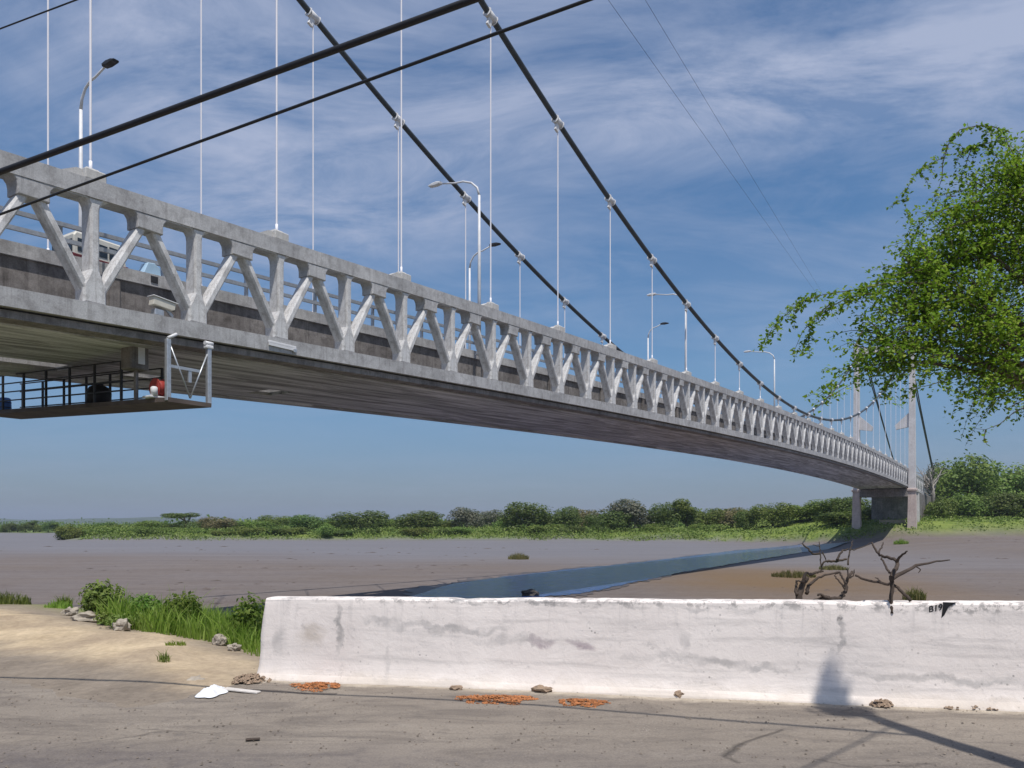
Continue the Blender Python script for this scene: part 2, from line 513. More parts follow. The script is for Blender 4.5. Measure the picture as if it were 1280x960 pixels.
ORD = ['first', 'second', 'third', 'fourth', 'fifth', 'sixth', 'seventh', 'eighth', 'ninth', 'tenth', 'eleventh', 'twelfth',
       'thirteenth', 'fourteenth', 'fifteenth', 'sixteenth', 'seventeenth', 'eighteenth', 'nineteenth', 'twentieth', 'twenty-first', 'twenty-second', 'twenty-third', 'twenty-fourth', 'twenty-fifth', 'twenty-sixth', 'twenty-seventh', 'twenty-eighth']

# ================================================================== WORLD, SUN, CAMERA
sc = bpy.context.scene
SUN_EL = 67.0
SUN_H = Vector((.275, -.96, 0)).normalized()          # horizontal direction towards the sun
w = bpy.data.worlds.new('World'); sc.world = w; w.use_nodes = True
wt = w.node_tree; wt.nodes.clear()
def wn(typ, **kw):
    nd = wt.nodes.new(typ)
    for k, v in kw.items(): setattr(nd, k, v)
    return nd
def wl(a, b): wt.links.new(a, b)
wout = wn('ShaderNodeOutputWorld'); bg = wn('ShaderNodeBackground'); bg.inputs['Strength'].default_value = .072
sky = wn('ShaderNodeTexSky', sky_type='NISHITA', sun_disc=False)
sky.sun_elevation = R(SUN_EL)
sky.sun_rotation = math.atan2(SUN_H.x, SUN_H.y)
sky.altitude = 0; sky.air_density = 1.0; sky.dust_density = .8; sky.ozone_density = 2.0
tc = wn('ShaderNodeTexCoord')
sepd = wn('ShaderNodeSeparateXYZ'); wl(tc.outputs['Generated'], sepd.inputs[0])
def wmath(op, a, b, clamp=False):
    nd = wn('ShaderNodeMath', operation=op); nd.use_clamp = clamp
    for i, v in enumerate((a, b)):
        if isinstance(v, bpy.types.NodeSocket): wl(v, nd.inputs[i])
        else: nd.inputs[i].default_value = v
    return nd.outputs[0]
den = wmath('ADD', wmath('MAXIMUM', sepd.outputs[2], 0.0), .12)
cx = wmath('DIVIDE', sepd.outputs[0], den); cy = wmath('DIVIDE', sepd.outputs[1], den)
cmb = wn('ShaderNodeCombineXYZ'); wl(cx, cmb.inputs[0]); wl(cy, cmb.inputs[1])
def wnoise(scale, detail, rough, dist, sx, sy, rot, loc=(0, 0, 0)):
    mp = wn('ShaderNodeMapping'); mp.inputs['Scale'].default_value = (sx, sy, 1); mp.inputs['Rotation'].default_value = (0, 0, R(rot)); mp.inputs['Location'].default_value = loc
    wl(cmb.outputs[0], mp.inputs[0])
    nz = wn('ShaderNodeTexNoise'); nz.inputs['Scale'].default_value = scale; nz.inputs['Detail'].default_value = detail
    nz.inputs['Roughness'].default_value = rough; nz.inputs['Distortion'].default_value = dist
    wl(mp.outputs[0], nz.inputs['Vector'])
    return nz.outputs['Fac']
def wramp(fac, stops):
    nd = wn('ShaderNodeValToRGB'); cr = nd.color_ramp
    while len(cr.elements) < len(stops): cr.elements.new(.5)
    for e, (p_, c_) in zip(cr.elements, stops): e.position = p_; e.color = (c_, c_, c_, 1)
    wl(fac, nd.inputs[0]); return nd.outputs[0]
wisp = wramp(wnoise(1.5, 12, .66, 1.1, 1.0, 1.9, 14, (3.1, 1.2, 0)), [(.37, 0.), (.64, 1.)])
veil = wramp(wnoise(.7, 6, .55, .5, 1.0, 1.0, 0, (7.3, 2.0, 0)), [(.36, 0.), (.62, 1.)])
alt = wramp(sepd.outputs[2], [(.12, .10), (.27, .45), (.42, 1.)])       # thicker high up
cl = wmath('MULTIPLY', wmath('ADD', wmath('MULTIPLY', wisp, wmath('ADD', wmath('MULTIPLY', veil, .65), .30)), wmath('MULTIPLY', veil, .34)), alt, True)
mx = wn('ShaderNodeMixRGB'); wl(wmath('MULTIPLY', cl, .85), mx.inputs['Fac'])
hs = wn('ShaderNodeHueSaturation'); hs.inputs['Saturation'].default_value = 1.0; hs.inputs['Value'].default_value = 1.0
tintr = wn('ShaderNodeValToRGB'); cr = tintr.color_ramp
while len(cr.elements) < 5: cr.elements.new(.5)
for e, (p_, c_) in zip(cr.elements, [(0., (.62, .74, 1.02)), (.06, (.70, .82, 1.08)), (.18, (.86, 1.15, 1.36)), (.42, (.86, 1.28, 1.56)), (1., (.95, 1.25, 1.55))]): e.position = p_; e.color = c_ + (1,)
wl(sepd.outputs[2], tintr.inputs[0])
tm = wn('ShaderNodeMixRGB', blend_type='MULTIPLY'); tm.inputs['Fac'].default_value = 1
wl(sky.outputs[0], tm.inputs['Color1']); wl(tintr.outputs[0], tm.inputs['Color2'])
wl(tm.outputs[0], hs.inputs['Color'])
wl(hs.outputs[0], mx.inputs['Color1']); mx.inputs['Color2'].default_value = (6.2, 7.0, 9.3, 1)
wl(mx.outputs[0], bg.inputs['Color']); wl(bg.outputs[0], wout.inputs['Surface'])

sun = bpy.data.lights.new('sun', 'SUN'); sun.energy = 4.3; sun.angle = R(.55); sun.color = (1.0, .95, .87)
so = link(bpy.data.objects.new('sun', sun))
to_sun = Vector((SUN_H.x * math.cos(R(SUN_EL)), SUN_H.y * math.cos(R(SUN_EL)), math.sin(R(SUN_EL))))
so.rotation_euler = to_sun.to_track_quat('Z', 'Y').to_euler(); so.location = (10, -30, 40)

cam = bpy.data.cameras.new('camera'); cam.sensor_width = 36; cam.lens = 36 * F / 1280
cam.shift_y = (HZ - 480) / 1280; cam.clip_start = .05; cam.clip_end = 20000
co = link(bpy.data.objects.new('camera', cam)); co.location = (0, 0, EYE); co.rotation_euler = (R(90), 0, 0)
sc.camera = co
sc.view_settings.view_transform = 'Standard'; sc.view_settings.look = 'None'
sc.view_settings.exposure = 0; sc.view_settings.gamma = 1; sc.view_settings.use_curve_mapping = False
sc.cycles.max_bounces = 6; sc.cycles.transparent_max_bounces = 8
sc.cycles.volume_bounces = 0

# ================================================================== MATERIALS
M = {}
M['ground'] = mat_ground()
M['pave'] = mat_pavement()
M['conc'] = mat_concrete('weathered_concrete', (.50, .495, .50), (.32, .318, .325), (.16, .15, .15), stain_amt=.65)
M['conc_white'] = mat_concrete('whitewashed_truss_concrete', (.70, .695, .70), (.50, .495, .50), (.22, .205, .195), stain_amt=.75)
M['conc2'] = mat_concrete('pale_concrete', (.56, .55, .535), (.43, .42, .41), (.25, .235, .225), stain_amt=.4)
M['girder'] = mat_concrete('dark_girder_concrete', (.30, .28, .27), (.15, .135, .13), (.06, .053, .05), stain_amt=.75)  # dark mottled concrete for girders, beams and abutment
M['white_steel'] = mat_plain('white_painted_steel', (.68, .68, .70), .45, .0, .12, 4)
_r = N('pale_wire_rope'); M['white_rope'] = _r.principled((.84, .82, .86), .55, None, .3)
M['galv'] = mat_plain('galvanised_steel', (.48, .50, .53), .42, .55, .2, 9)
M['darksteel'] = mat_plain('dark_painted_steel', (.045, .045, .05), .55, .3, .3, 7)
M['rust'] = mat_plain('rusty_dark_plate', (.12, .095, .085), .8, 0, .4, 2)
M['cable'] = mat_plain('dark_cable_sheath', (.055, .065, .075), .5, .0, .3, 1.5)
M['wire'] = mat_plain('black_cable_insulation', (.02, .02, .024), .5, 0, .3, 10)
M['tower'] = mat_concrete('painted_tower_concrete', (.68, .66, .66), (.52, .50, .50), (.36, .30, .29), stain_amt=.4)
M['pink'] = mat_concrete('pinkish_tower_base', (.60, .50, .47), (.46, .38, .36), (.3, .23, .21), stain_amt=.5)
M['beige'] = mat_concrete('beige_concrete', (.42, .37, .27), (.32, .28, .21), (.18, .15, .12), stain_amt=.5)
M['asphalt'] = mat_plain('bridge_road_asphalt', (.05, .05, .05), .9)
M['red'] = mat_plain('faded_red_paint', (.36, .05, .04), .5)
M['maroon'] = mat_plain('maroon_paint', (.13, .025, .03), .4)
M['cream'] = mat_plain('cream_paint', (.60, .57, .50), .4, 0, .1)
M['glass'] = mat_plain('dark_window_glass', (.02, .025, .03), .08, 0, .1, 3, .6)
M['paleblue'] = mat_plain('pale_blue_paint', (.40, .58, .76), .5, 0, .12)
M['blue'] = mat_plain('blue_plastic', (.06, .16, .45), .4)
M['black'] = mat_plain('black_plastic', (.018, .018, .02), .5)
M['bark'] = mat_concrete('rough_bark', (.15, .115, .085), (.085, .065, .05), (.045, .035, .03), scale=3)
M['palebark'] = mat_concrete('pale_bark', (.36, .33, .30), (.24, .22, .2), (.12, .105, .095), scale=3)
M['dead'] = mat_concrete('dead_wood', (.10, .075, .06), (.045, .034, .028), (.025, .02, .017), scale=6)
M['leaf_near'] = mat_leaf('bright_acacia_leaf', (.09, .23, .014), (.21, .42, .03), (.42, .58, .08), .45, 1.6)
M['leaf_dark'] = mat_leaf('dark_bush_leaf', (.065, .105, .028), (.105, .155, .04), (.17, .21, .065), .25, .25)
M['leaf_mid'] = mat_leaf('mid_green_leaf', (.095, .155, .032), (.16, .225, .05), (.22, .27, .08), .25, .25)
M['leaf_olive'] = mat_leaf('olive_scrub_leaf', (.11, .165, .034), (.17, .225, .05), (.25, .28, .09), .25, .25)
M['leaf_brown'] = mat_leaf('dry_brownish_leaf', (.15, .13, .06), (.20, .18, .08), (.26, .22, .12), .2, .25)
M['leaf_grey'] = mat_leaf('grey_twig_leaf', (.10, .105, .075), (.145, .148, .105), (.19, .185, .14), .15, .25)
M['grass'] = mat_leaf('green_grass_blade', (.17, .27, .035), (.27, .38, .06), (.38, .44, .13), .5, .8)
M['grassleaf'] = mat_leaf('fresh_weed_leaf', (.09, .16, .025), (.16, .26, .045), (.26, .34, .09), .4, .8)
M['drygrass'] = mat_leaf('dry_grass_blade', (.16, .16, .05), (.22, .20, .08), (.3, .26, .12), .3, .8)
M['orange'] = mat_plain('orange_clay_crumbs', (.46, .185, .075), .95, 0, .6, 22)
M['stone'] = mat_concrete('brown_stone', (.33, .24, .17), (.22, .16, .115), (.13, .1, .08), False, 6)
M['rock'] = mat_concrete('pale_rock', (.43, .38, .31), (.28, .24, .20), (.15, .13, .11), False, 5)
M['darkrock'] = mat_concrete('dark_rock', (.09, .08, .075), (.05, .045, .04), (.03, .03, .03), False, 5)
M['whiteplastic'] = mat_plain('white_plastic_film', (.80, .81, .84), .35, 0, .08, 12)
M['mudclod'] = mat_plain('dark_mud_clod', (.10, .08, .072), .9, 0, .4, .7)
M['grit'] = mat_plain('grey_brown_grit', (.23, .19, .155), .9, 0, .7, 2.5)
M['plank'] = mat_plain('bleached_plank', (.62, .58, .54), .7, 0, .2, 14)

# ================================================================== GROUND, PAVING, WATER
build_terrain(M['ground'])
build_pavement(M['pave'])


def water_mat():
    s = N('river_water'); p = s.pos()
    n1 = s.noise(s.mapping(p, (.9, .45, 1), rot=(0, 0, R(25))), 1.4, 6, .6, .4); n2 = s.noise(p, 5, 4, .6)
    h = s.math('ADD', n1, s.math('MULTIPLY', n2, .3))
    c = s.mix(s.ramp(n1, [(.35, 0.), (.7, 1.)]), (.03, .065, .20), (.07, .12, .32))
    return s.principled(c, .08, s.bump(h, .8, .25), .5, IOR=1.33)


WZ = -2.4
def wp(px, py):
    Y = (EYE - WZ) * F / (py - HZ)
    return ((px - 640) / F * Y, Y)
upper = [(488, 756), (520, 744.5), (560, 732), (600, 725.5), (650, 719.5), (700, 713.5), (760, 707.5), (820, 701), (870, 694.5), (920, 688.5), (965, 684.5), (1003, 681)]
lower = [(560, 775), (640, 752), (668, 747), (720, 744), (760, 736), (810, 725), (860, 714.5), (920, 704.5), (965, 697), (1003, 691)]
def dense(pl, n=260):
    pts = np.array([wp(*q) for q in pl]); t = np.linspace(0, 1, len(pts)); tt = np.linspace(0, 1, n)
    x = np.interp(tt, t, pts[:, 0]); y = np.interp(tt, t, pts[:, 1])
    jig = .30 * np.sin(tt * 71) * np.sin(tt * 31 + 1) + .16 * np.sin(tt * 190 + 2) + .10 * np.sin(tt * 431)
    return np.stack([x, y + jig], 1)
U = dense(upper); Lw = dense(lower)
vs, fs = [], []
for a, b in zip(U, Lw):
    for t in np.linspace(0, 1, 7): vs.append((a[0] + (b[0] - a[0]) * t, a[1] + (b[1] - a[1]) * t, WZ + .055))
for i in range(len(U) - 1):
    for j in range(6): fs.append((i * 7 + j, i * 7 + j + 1, i * 7 + j + 8, i * 7 + j + 7))
tag(obj_np('river_channel', vs, fs, water_mat()), kind='structure')
chan_mid = (U + Lw) / 2
def margin(E, wdt, ph):
    d_ = E - chan_mid; d_ = d_ / np.linalg.norm(d_, axis=1, keepdims=True); q_ = np.arange(len(E))
    return E + d_ * (wdt * (.9 + .5 * np.sin(q_ * .21 + ph) + .35 * np.sin(q_ * .83 + ph * 2)))[:, None]
Um, Lm = margin(U, 1.5, .4), margin(Lw, .8, 1.7)
vs, fs = [], []
for a, b in zip(Um, Lm): vs += [(a[0], a[1], WZ + .03), (b[0], b[1], WZ + .03)]
for i in range(len(Um) - 1): fs.append((2 * i, 2 * i + 1, 2 * i + 3, 2 * i + 2))
s_ = N('wet_mud'); nn = s_.noise(s_.pos(), .8, 8, .7)
tag(obj_np('wet_mud_margin', vs, fs, s_.principled(s_.mix(nn, (.06, .05, .047), (.13, .11, .10)), .55, s_.bump(nn, .5, .05), .3)), kind='structure')
# shallow sheet of still water by the far pier
pool = [(1000, 683), (1066, 675), (1060, 680), (1035, 687), (1003, 691)]
bm = bmesh.new()
pv = []
for px, py in pool:
    Y = (EYE - WZ) * F / (py - HZ) if py > 680 else 150.0
    x = (px - 640) / F * Y
    pv.append((x, Y, float(terrain_h(x, Y)) + .06))
cxm = np.mean(pv, 0)
for i in range(len(pv)):
    a, b = np.array(pv[i]), np.array(pv[(i + 1) % len(pv)])
    q = [a, b, cxm]
    bm.faces.new([bm.verts.new(tuple(v)) for v in q])
bmesh.ops.subdivide_edges(bm, edges=bm.edges[:], cuts=5, use_grid_fill=True)
for v in bm.verts: v.co.z = max(v.co.z, float(terrain_h(v.co.x, v.co.y)) + .05)
s_ = N('still_shallow_water')
tag(obj('shallow_water', bm, s_.principled((.15, .155, .165), .38, None, .4)), kind='structure')

# distant hills
xs = np.linspace(-4200, 4200, 160); rows = []
for j, (yy, amp) in enumerate([(2600, 0), (3000, .55), (3500, 1.0), (4200, .2)]):
    hh = amp * .62 * (34 + 26 * wob(xs, xs * 0 + 5, .0016) + 10 * wob(xs, xs * 0, .006)) * (1 + .6 * np.exp(-((xs + 1900) / 700) ** 2)) - 3
    rows.append(np.stack([xs, xs * 0 + yy, hh], -1))
hv = np.concatenate(rows); idx = np.arange(len(hv)).reshape(4, -1)
hf = np.stack([idx[:-1, :-1], idx[:-1, 1:], idx[1:, 1:], idx[1:, :-1]], -1).reshape(-1, 4)
tag(obj_np('hills', hv, hf, mat_plain('hill_woodland', (.06, .085, .035), .9, 0, .4, .01), smooth=True), kind='structure')

# ================================================================== WHITE PARAPET WALL
def mat_wall():
    s = N('whitewashed_plaster'); p = s.objco()
    sp = s.n('ShaderNodeSeparateXYZ', ins={0: p}); x, z = sp.outputs[0], sp.outputs[2]
    n0 = s.noise(p, .7, 6, .6, .4); n1 = s.noise(p, 4.5, 8, .68, .4); n2 = s.noise(p, 30, 5, .65)
    c = s.mix(s.ramp(n0, [(.3, 0.), (.7, 1.)]), (.79, .715, .67), (.90, .825, .775))
    # warped coordinates for the stains
    wv = s.n('ShaderNodeVectorMath', operation='SCALE', ins={0: s.noise(p, 3.0, 6, .65, 0, 'Color'), 'Scale': .34}).outputs[0]
    sp2 = s.n('ShaderNodeSeparateXYZ', ins={0: s.n('ShaderNodeVectorMath', operation='ADD', ins={0: p, 1: wv}).outputs[0]})
    X, Z = s.math('SUBTRACT', sp2.outputs[0], .17), s.math('SUBTRACT', sp2.outputs[2], .17)
    def patch(c, x0, z0, rx, rz, col, amt, thr=.38):
        u = s.math('DIVIDE', s.math('SUBTRACT', X, x0), rx); v = s.math('DIVIDE', s.math('SUBTRACT', Z, z0), rz)
        r2 = s.math('ADD', s.math('MULTIPLY', u, u), s.math('MULTIPLY', v, v))
        m = s.math('MULTIPLY', s.ramp(r2, [(.1, 1.), (1., 0.)]), s.ramp(n1, [(thr, .0), (thr + .25, 1.)]))
        return s.mix(s.math('MULTIPLY', m, amt * .95), c, col)
    grey, plum, sandy, soot = (.42, .40, .39), (.46, .38, .40), (.50, .43, .36), (.30, .29, .285)
    W = WALL_LEN
    def at(px, py):                     # picture column/row to wall coordinates
        Y = 8.2 + (px - 330) / 950 * (6.81 - 8.2)
        return (math.hypot((px - 640) / F * Y + 2.54, Y - 8.2), EYE + (HZ - py) / F * Y)
    for px, py, rx, rz, col, amt in [
        (388, 795, .17, .16, sandy, .75), (350, 800, .10, .16, grey, .6), (423, 785, .035, .30, soot, .8), (480, 775, .22, .06, grey, .7),
        (560, 785, .75, .05, grey, .75), (680, 803, .16, .06, plum, .9), (727, 806, .17, .055, plum, .95), (640, 800, .5, .06, grey, .5),
        (485, 830, .05, .25, grey, .5), (505, 850, .9, .05, sandy, .45), (830, 820, .5, .05, grey, .5), (905, 825, .25, .05, soot, .55), (955, 833, .35, .04, grey, .7),
        (1130, 845, .55, .05, soot, .5), (1230, 852, .5, .06, grey, .7), (1050, 790, .03, .22, soot, .8), (1049, 772, .022, .03, (.12, .11, .11), .9), (855, 800, .05, .12, grey, .5),
        (1210, 880, .9, .05, sandy, .4), (740, 868, 1.6, .05, sandy, .45), (660, 752, .5, .02, soot, .8), (575, 752, .3, .025, soot, .95), (880, 760, 1.2, .03, grey, .5)]:
        xx, zz = at(px, py)
        c = patch(c, xx, zz, rx, rz, col, amt, .30)
    # long grubby streaks, drips below the top edge
    st = s.noise(s.mapping(p, (.5, 1, 6.5)), 1.6, 7, .65, .6)
    c = s.mix(s.math('MULTIPLY', s.ramp(st, [(.50, 0.), (.70, 1.)]), .5), c, (.45, .42, .405))
    dr = s.noise(s.mapping(p, (9, 9, .7)), 1.0, 6, .7, .3)
    c = s.mix(s.math('MULTIPLY', s.math('MULTIPLY', s.ramp(dr, [(.55, 0.), (.72, 1.)]), s.ramp(z, [(.25, .05), (.85, .9)])), .45), c, (.40, .38, .375))
    pk = s.n('ShaderNodeTexVoronoi', ins={'Vector': p, 'Scale': 17.0})
    pkm = s.math('MULTIPLY', s.ramp(pk.outputs['Distance'], [(.10, 1.), (.2, 0.)]), s.ramp(s.noise(p, 1.9, 5, .6), [(.56, 0.), (.64, .8)]))
    c = s.mix(pkm, c, (.28, .26, .25))
    n6 = s.noise(s.mapping(p, (3, 3, 3)), 3.3, 9, .75, .2)
    c = s.mix(s.math('MULTIPLY', s.ramp(n6, [(.58, 0.), (.64, 1.)]), .45), c, (.46, .43, .415))
    edge = s.math('MULTIPLY', s.ramp(s.math('ADD', z, s.math('MULTIPLY', s.math('SUBTRACT', n1, .5), .12)), [(.80, 0.), (.86, 1.)]), s.ramp(n6, [(.50, 0.), (.56, 1.)]))
    c = s.mix(s.math('MULTIPLY', edge, .75), c, (.30, .28, .27))
    # flaking: small chips
    fl = s.math('MULTIPLY', s.ramp(n1, [(.63, 0.), (.66, 1.)]), s.ramp(n2, [(.42, 0.), (.55, 1.)]))
    c = s.mix(s.math('MULTIPLY', fl, .14), c, (.42, .395, .38))
    # ground splash at the foot
    foot = s.ramp(s.math('ADD', z, s.math('MULTIPLY', s.math('SUBTRACT', n1, .5), .25)), [(.0, 1.), (.16, 0.)])
    c = s.mix(s.math('MULTIPLY', foot, .55), c, (.52, .45, .37))
    h = s.math('ADD', s.math('MULTIPLY', n1, 1.0), s.math('MULTIPLY', n2, .2))
    h = s.math('SUBTRACT', h, s.math('MULTIPLY', fl, .1))
    return s.principled(c, .8, s.bump(h, .45, .02), .25)


WALL_A = Vector((-2.54, 8.2, 0)); WALL_DIR = Vector((6.9, -1.39, 0)).normalized(); WALL_LEN = 14.0
NX = 420
prof = [(-.075, -.05), (-.06, .03), (-.028, .09), (-.008, .18), (.0, .34), (.004, .55), (.008, .75), (.012, .93), (.016, .978), (.026, .994), (.05, .998), (.15, 1.0), (.26, .996), (.28, .975), (.29, .5), (.33, -.05)]
vs, fs = [], []
xs = np.linspace(0, WALL_LEN, NX)
for i, x in enumerate(xs):
    H = .845 + .011 * x + .006 * wob(x, 0., .8) + .004 * wob(x, 1., 5.0)
    chip = 0.0
    for c0, cw, cd in [(2.10, .10, .014), (2.35, .16, .008), (3.2, .05, .010), (5.75, .06, .012), (4.25, .2, .006)]:
        chip += cd * math.exp(-((x - c0) / cw) ** 2)
    for j, (dy, t) in enumerate(prof):
        z = t * H if t > 0 else t
        yy = dy
        if t >= .93: z -= chip
        lean = .085 * (1 - max(t, 0)) ** 1.4 * math.exp(-x / .12) if x < .6 else 0      # foot of the free end splays out
        yy += .006 * float(wob(x, z * 4 + j * .2, 2.2)) * (1 if 0 < t < .97 else .3)
        vs.append((x - lean + (.012 * math.sin(z * 9) if i == 0 else 0), yy, z))
m = len(prof)
for i in range(NX - 1):
    for j in range(m - 1): fs.append((i * m + j, (i + 1) * m + j, (i + 1) * m + j + 1, i * m + j + 1))
wall_bm = bmesh.new()
bv = [wall_bm.verts.new(v) for v in vs]
for f in fs: wall_bm.faces.new([bv[k] for k in f])
wall_bm.faces.new([bv[j] for j in range(m)][::-1]); wall_bm.faces.new([bv[(NX - 1) * m + j] for j in range(m)])
bmesh.ops.recalc_face_normals(wall_bm, faces=wall_bm.faces[:])
wall = obj('parapet_wall', wall_bm, mat_wall())
for p_ in wall.data.polygons: p_.use_smooth = len(p_.vertices) == 4 and abs(p_.normal.z) < .35 and p_.center.z < .8
wall.location = WALL_A; wall.rotation_euler = (0, 0, math.atan2(WALL_DIR.y, WALL_DIR.x))
tag(wall, 'low whitewashed plaster wall with grey stains across the foreground', 'wall')


def wall_xy(px, py):
    """picture column/row to (x,z) on the front of the wall"""
    r = (px - 640) / F
    t = (r * WALL_A.y - WALL_A.x) / (WALL_DIR.x - r * WALL_DIR.y)
    Y = WALL_A.y + WALL_DIR.y * t
    return t, EYE + (HZ - py) / F * Y
def wall_face(x, z):
    bpy.context.view_layer.update()
    ok, loc, _, _ = wall.ray_cast(Vector((x, -1, z)), Vector((0, 1, 0)))
    return loc.y if ok else 0.0
# small painted scribble and a black tapering mark below the top edge
cu = bpy.data.curves.new('inscription', 'FONT'); cu.body = 'B19'; cu.size = .075; cu.extrude = .0005; cu.shear = .3; cu.offset = .0015
tmp = bpy.data.objects.new('inscription', cu); C.objects.link(tmp)
bpy.context.view_layer.update()
me = bpy.data.meshes.new_from_object(tmp.evaluated_get(bpy.context.evaluated_depsgraph_get()))
bpy.data.objects.remove(tmp)
me.materials.clear(); me.materials.append(M['black'])
ins = link(bpy.data.objects.new('inscription', me), wall)
ix, iz = wall_xy(1161, 766)
ins.location = (ix, wall_face(ix + .05, iz + .03) - .0012, iz); ins.rotation_euler = (R(90), R(-14), 0)
bm = bmesh.new()
q = [wall_xy(*p) for p in [(1180, 753), (1196, 753.5), (1186, 759), (1181, 769), (1177, 773)]]
wf = wall_face(q[3][0], q[3][1]); add_prism(bm, q, wf - .002, wf + .02)
obj('black_mark', bm, M['black'], wall)

# ================================================================== SUSPENSION BRIDGE
bridge = empty('suspension_bridge', (P0.x, P0.y, 0), BROT)
tag(bridge, 'long grey concrete suspension bridge with V braced side trusses over the river', 'bridge')


def sweep(bm, k0, k1, w0, w1, z0, z1, base=Bk, step=1.0, cuts=True):
    ks = list(np.arange(k0, k1, step)) + [k1]
    rings = []
    for k in ks:
        u = 3 * k; b = base(k)
        rings.append([bm.verts.new((u, w0, b + z0)), bm.verts.new((u, w1, b + z0)), bm.verts.new((u, w1, b + z1)), bm.verts.new((u, w0, b + z1))])
    for a, b in zip(rings, rings[1:]):
        for j in range(4): bm.faces.new((a[j], b[j], b[(j + 1) % 4], a[(j + 1) % 4]))
    bm.faces.new(rings[0]); bm.faces.new(rings[-1][::-1])


def arc(cx, cz, r, a0, a1, n=5):
    return [(cx + r * math.cos(R(a0 + (a1 - a0) * i / n)), cz + r * math.sin(R(a0 + (a1 - a0) * i / n))) for i in range(n + 1)]


CH, CB = .46, .45       # depth of top and bottom chord
TI = HT - CH            # underside of top chord above chord base


def post_bm(slope):
    bm = bmesh.new()
    hw, gw, rr = .125, .30, .30
    top = TI + .02
    def sl(x): return x * slope
    pts = [(-gw, CB - .02), (gw, CB - .02), (gw, .92), (gw - .06, 1.02), (hw, 1.3)]
    pts += [(hw, top - rr)] + [(hw + rr - rr * math.cos(R(a)), top - rr + rr * math.sin(R(a))) for a in (20, 40, 60, 78)] + [(hw + rr, top + sl(hw + rr))]
    pts += [(-hw - rr, top + sl(-hw - rr))] + [(-hw - rr + rr * math.cos(R(a)), top - rr + rr * math.sin(R(a))) for a in (78, 60, 40, 20)] + [(-hw, top - rr)]
    pts += [(-hw, 1.3), (-gw + .06, 1.02), (-gw, .92)]
    add_prism(bm, pts, -.235, .235, 'y', .055)
    return bm


def diag_bm(sg, slope):
    """from the foot of a post (0) up to the gusset half a panel along (sg=+1 or -1)"""
    bm = bmesh.new()
    x0, z0 = sg * .20, .80
    x1, z1 = sg * 1.36, TI - .30 + sg * 1.5 * slope
    d = Vector((x1 - x0, 0, z1 - z0)).normalized(); nrm = Vector((-d.z, 0, d.x))
    hw = .105
    a, b = Vector((x0, 0, z0)), Vector((x1, 0, z1))
    ring = [(a + nrm * hw), (a - nrm * hw), (b - nrm * hw), (b + nrm * hw)]
    add_prism(bm, [(p.x, p.z) for p in ring], -.20, .20, 'y', .045)
    return bm


def gusset_into(bm, k):
    """plate hanging below the top chord at half panels, with curved shoulders"""
    zt = Tk(k) - Bk(int(math.floor(k)))
    u0 = 3 * k
    hw, dp, rr = .37, .45, .26
    b = Tk(k) - CH + .02
    pts = [(u0 - hw, b - dp), (u0 + hw, b - dp), (u0 + hw, b - rr)] + [(u0 + hw + rr - rr * math.cos(R(a)), b - rr + rr * math.sin(R(a))) for a in (25, 50, 75)] + [(u0 + hw + rr, b + .02), (u0 - hw - rr, b - .02)]
    pts += [(u0 - hw - rr + rr * math.cos(R(a)), b - rr + rr * math.sin(R(a))) for a in (75, 50, 25)] + [(u0 - hw, b - rr)]
    add_prism(bm, pts, -.262, .262, 'y', .02)


def slope_at(k): return (Tk(k + .5) - Tk(k - .5)) / 3


K0 = -4
truss_near = None
for side, w0 in (('near', 0.0), ('far', 8.0)):
    drop = -.2 if side == 'far' else 0
    bm = bmesh.new()
    sweep(bm, K0 - .5, KEND, -.275, .275, -CH, 0, Tk)
    sweep(bm, K0 - .5, KEND, -.27, .27, 0 + drop, CB + drop, Bk)
    for k in range(K0, 62): gusset_into(bm, k + .5)
    bmesh.ops.translate(bm, verts=bm.verts, vec=(0, w0, 0))
    tr = obj('stiffening_truss', bm, M['conc'], bridge)
    if side == 'near':
        truss_near = tr
        for k in range(K0, 63):
            o = obj('post', post_bm(slope_at(k)), M['conc_white'], tr); o.location = (3 * k, 0, Bk(k))
        rest = bmesh.new(); cnt = 0
        for k in range(K0, 63):
            for sg in (1, -1):
                b_ = diag_bm(sg, slope_at(k))
                if cnt < 100:
                    o = obj('diagonal', b_, M['conc_white'], tr); o.location = (3 * k, 0, Bk(k)); cnt += 1
                else:
                    bmesh.ops.translate(b_, verts=b_.verts, vec=(3 * k, 0, Bk(k)))
                    mm = bpy.data.meshes.new('tmp'); b_.to_mesh(mm); b_.free(); rest.from_mesh(mm); bpy.data.meshes.remove(mm)
        tag(obj('diagonal', rest, M['conc_white'], tr), kind='stuff')
    else:
        web = bmesh.new()
        for k in range(K0, 63):
            for b_ in (post_bm(slope_at(k)), diag_bm(1, slope_at(k)), diag_bm(-1, slope_at(k))):
                bmesh.ops.translate(b_, verts=b_.verts, vec=(3 * k, 8, Bk(k)))
                mm = bpy.data.meshes.new('tmp'); b_.to_mesh(mm); b_.free(); web.from_mesh(mm); bpy.data.meshes.remove(mm)
        tag(obj('truss_web', web, M['conc'], tr), kind='stuff')

# edge beam under the near truss, soffit, girders, deck
bm = bmesh.new(); sweep(bm, K0 - .5, KEND, -.12, .48, -.24, -.055); obj('edge_beam', bm, M['girder'], bridge)


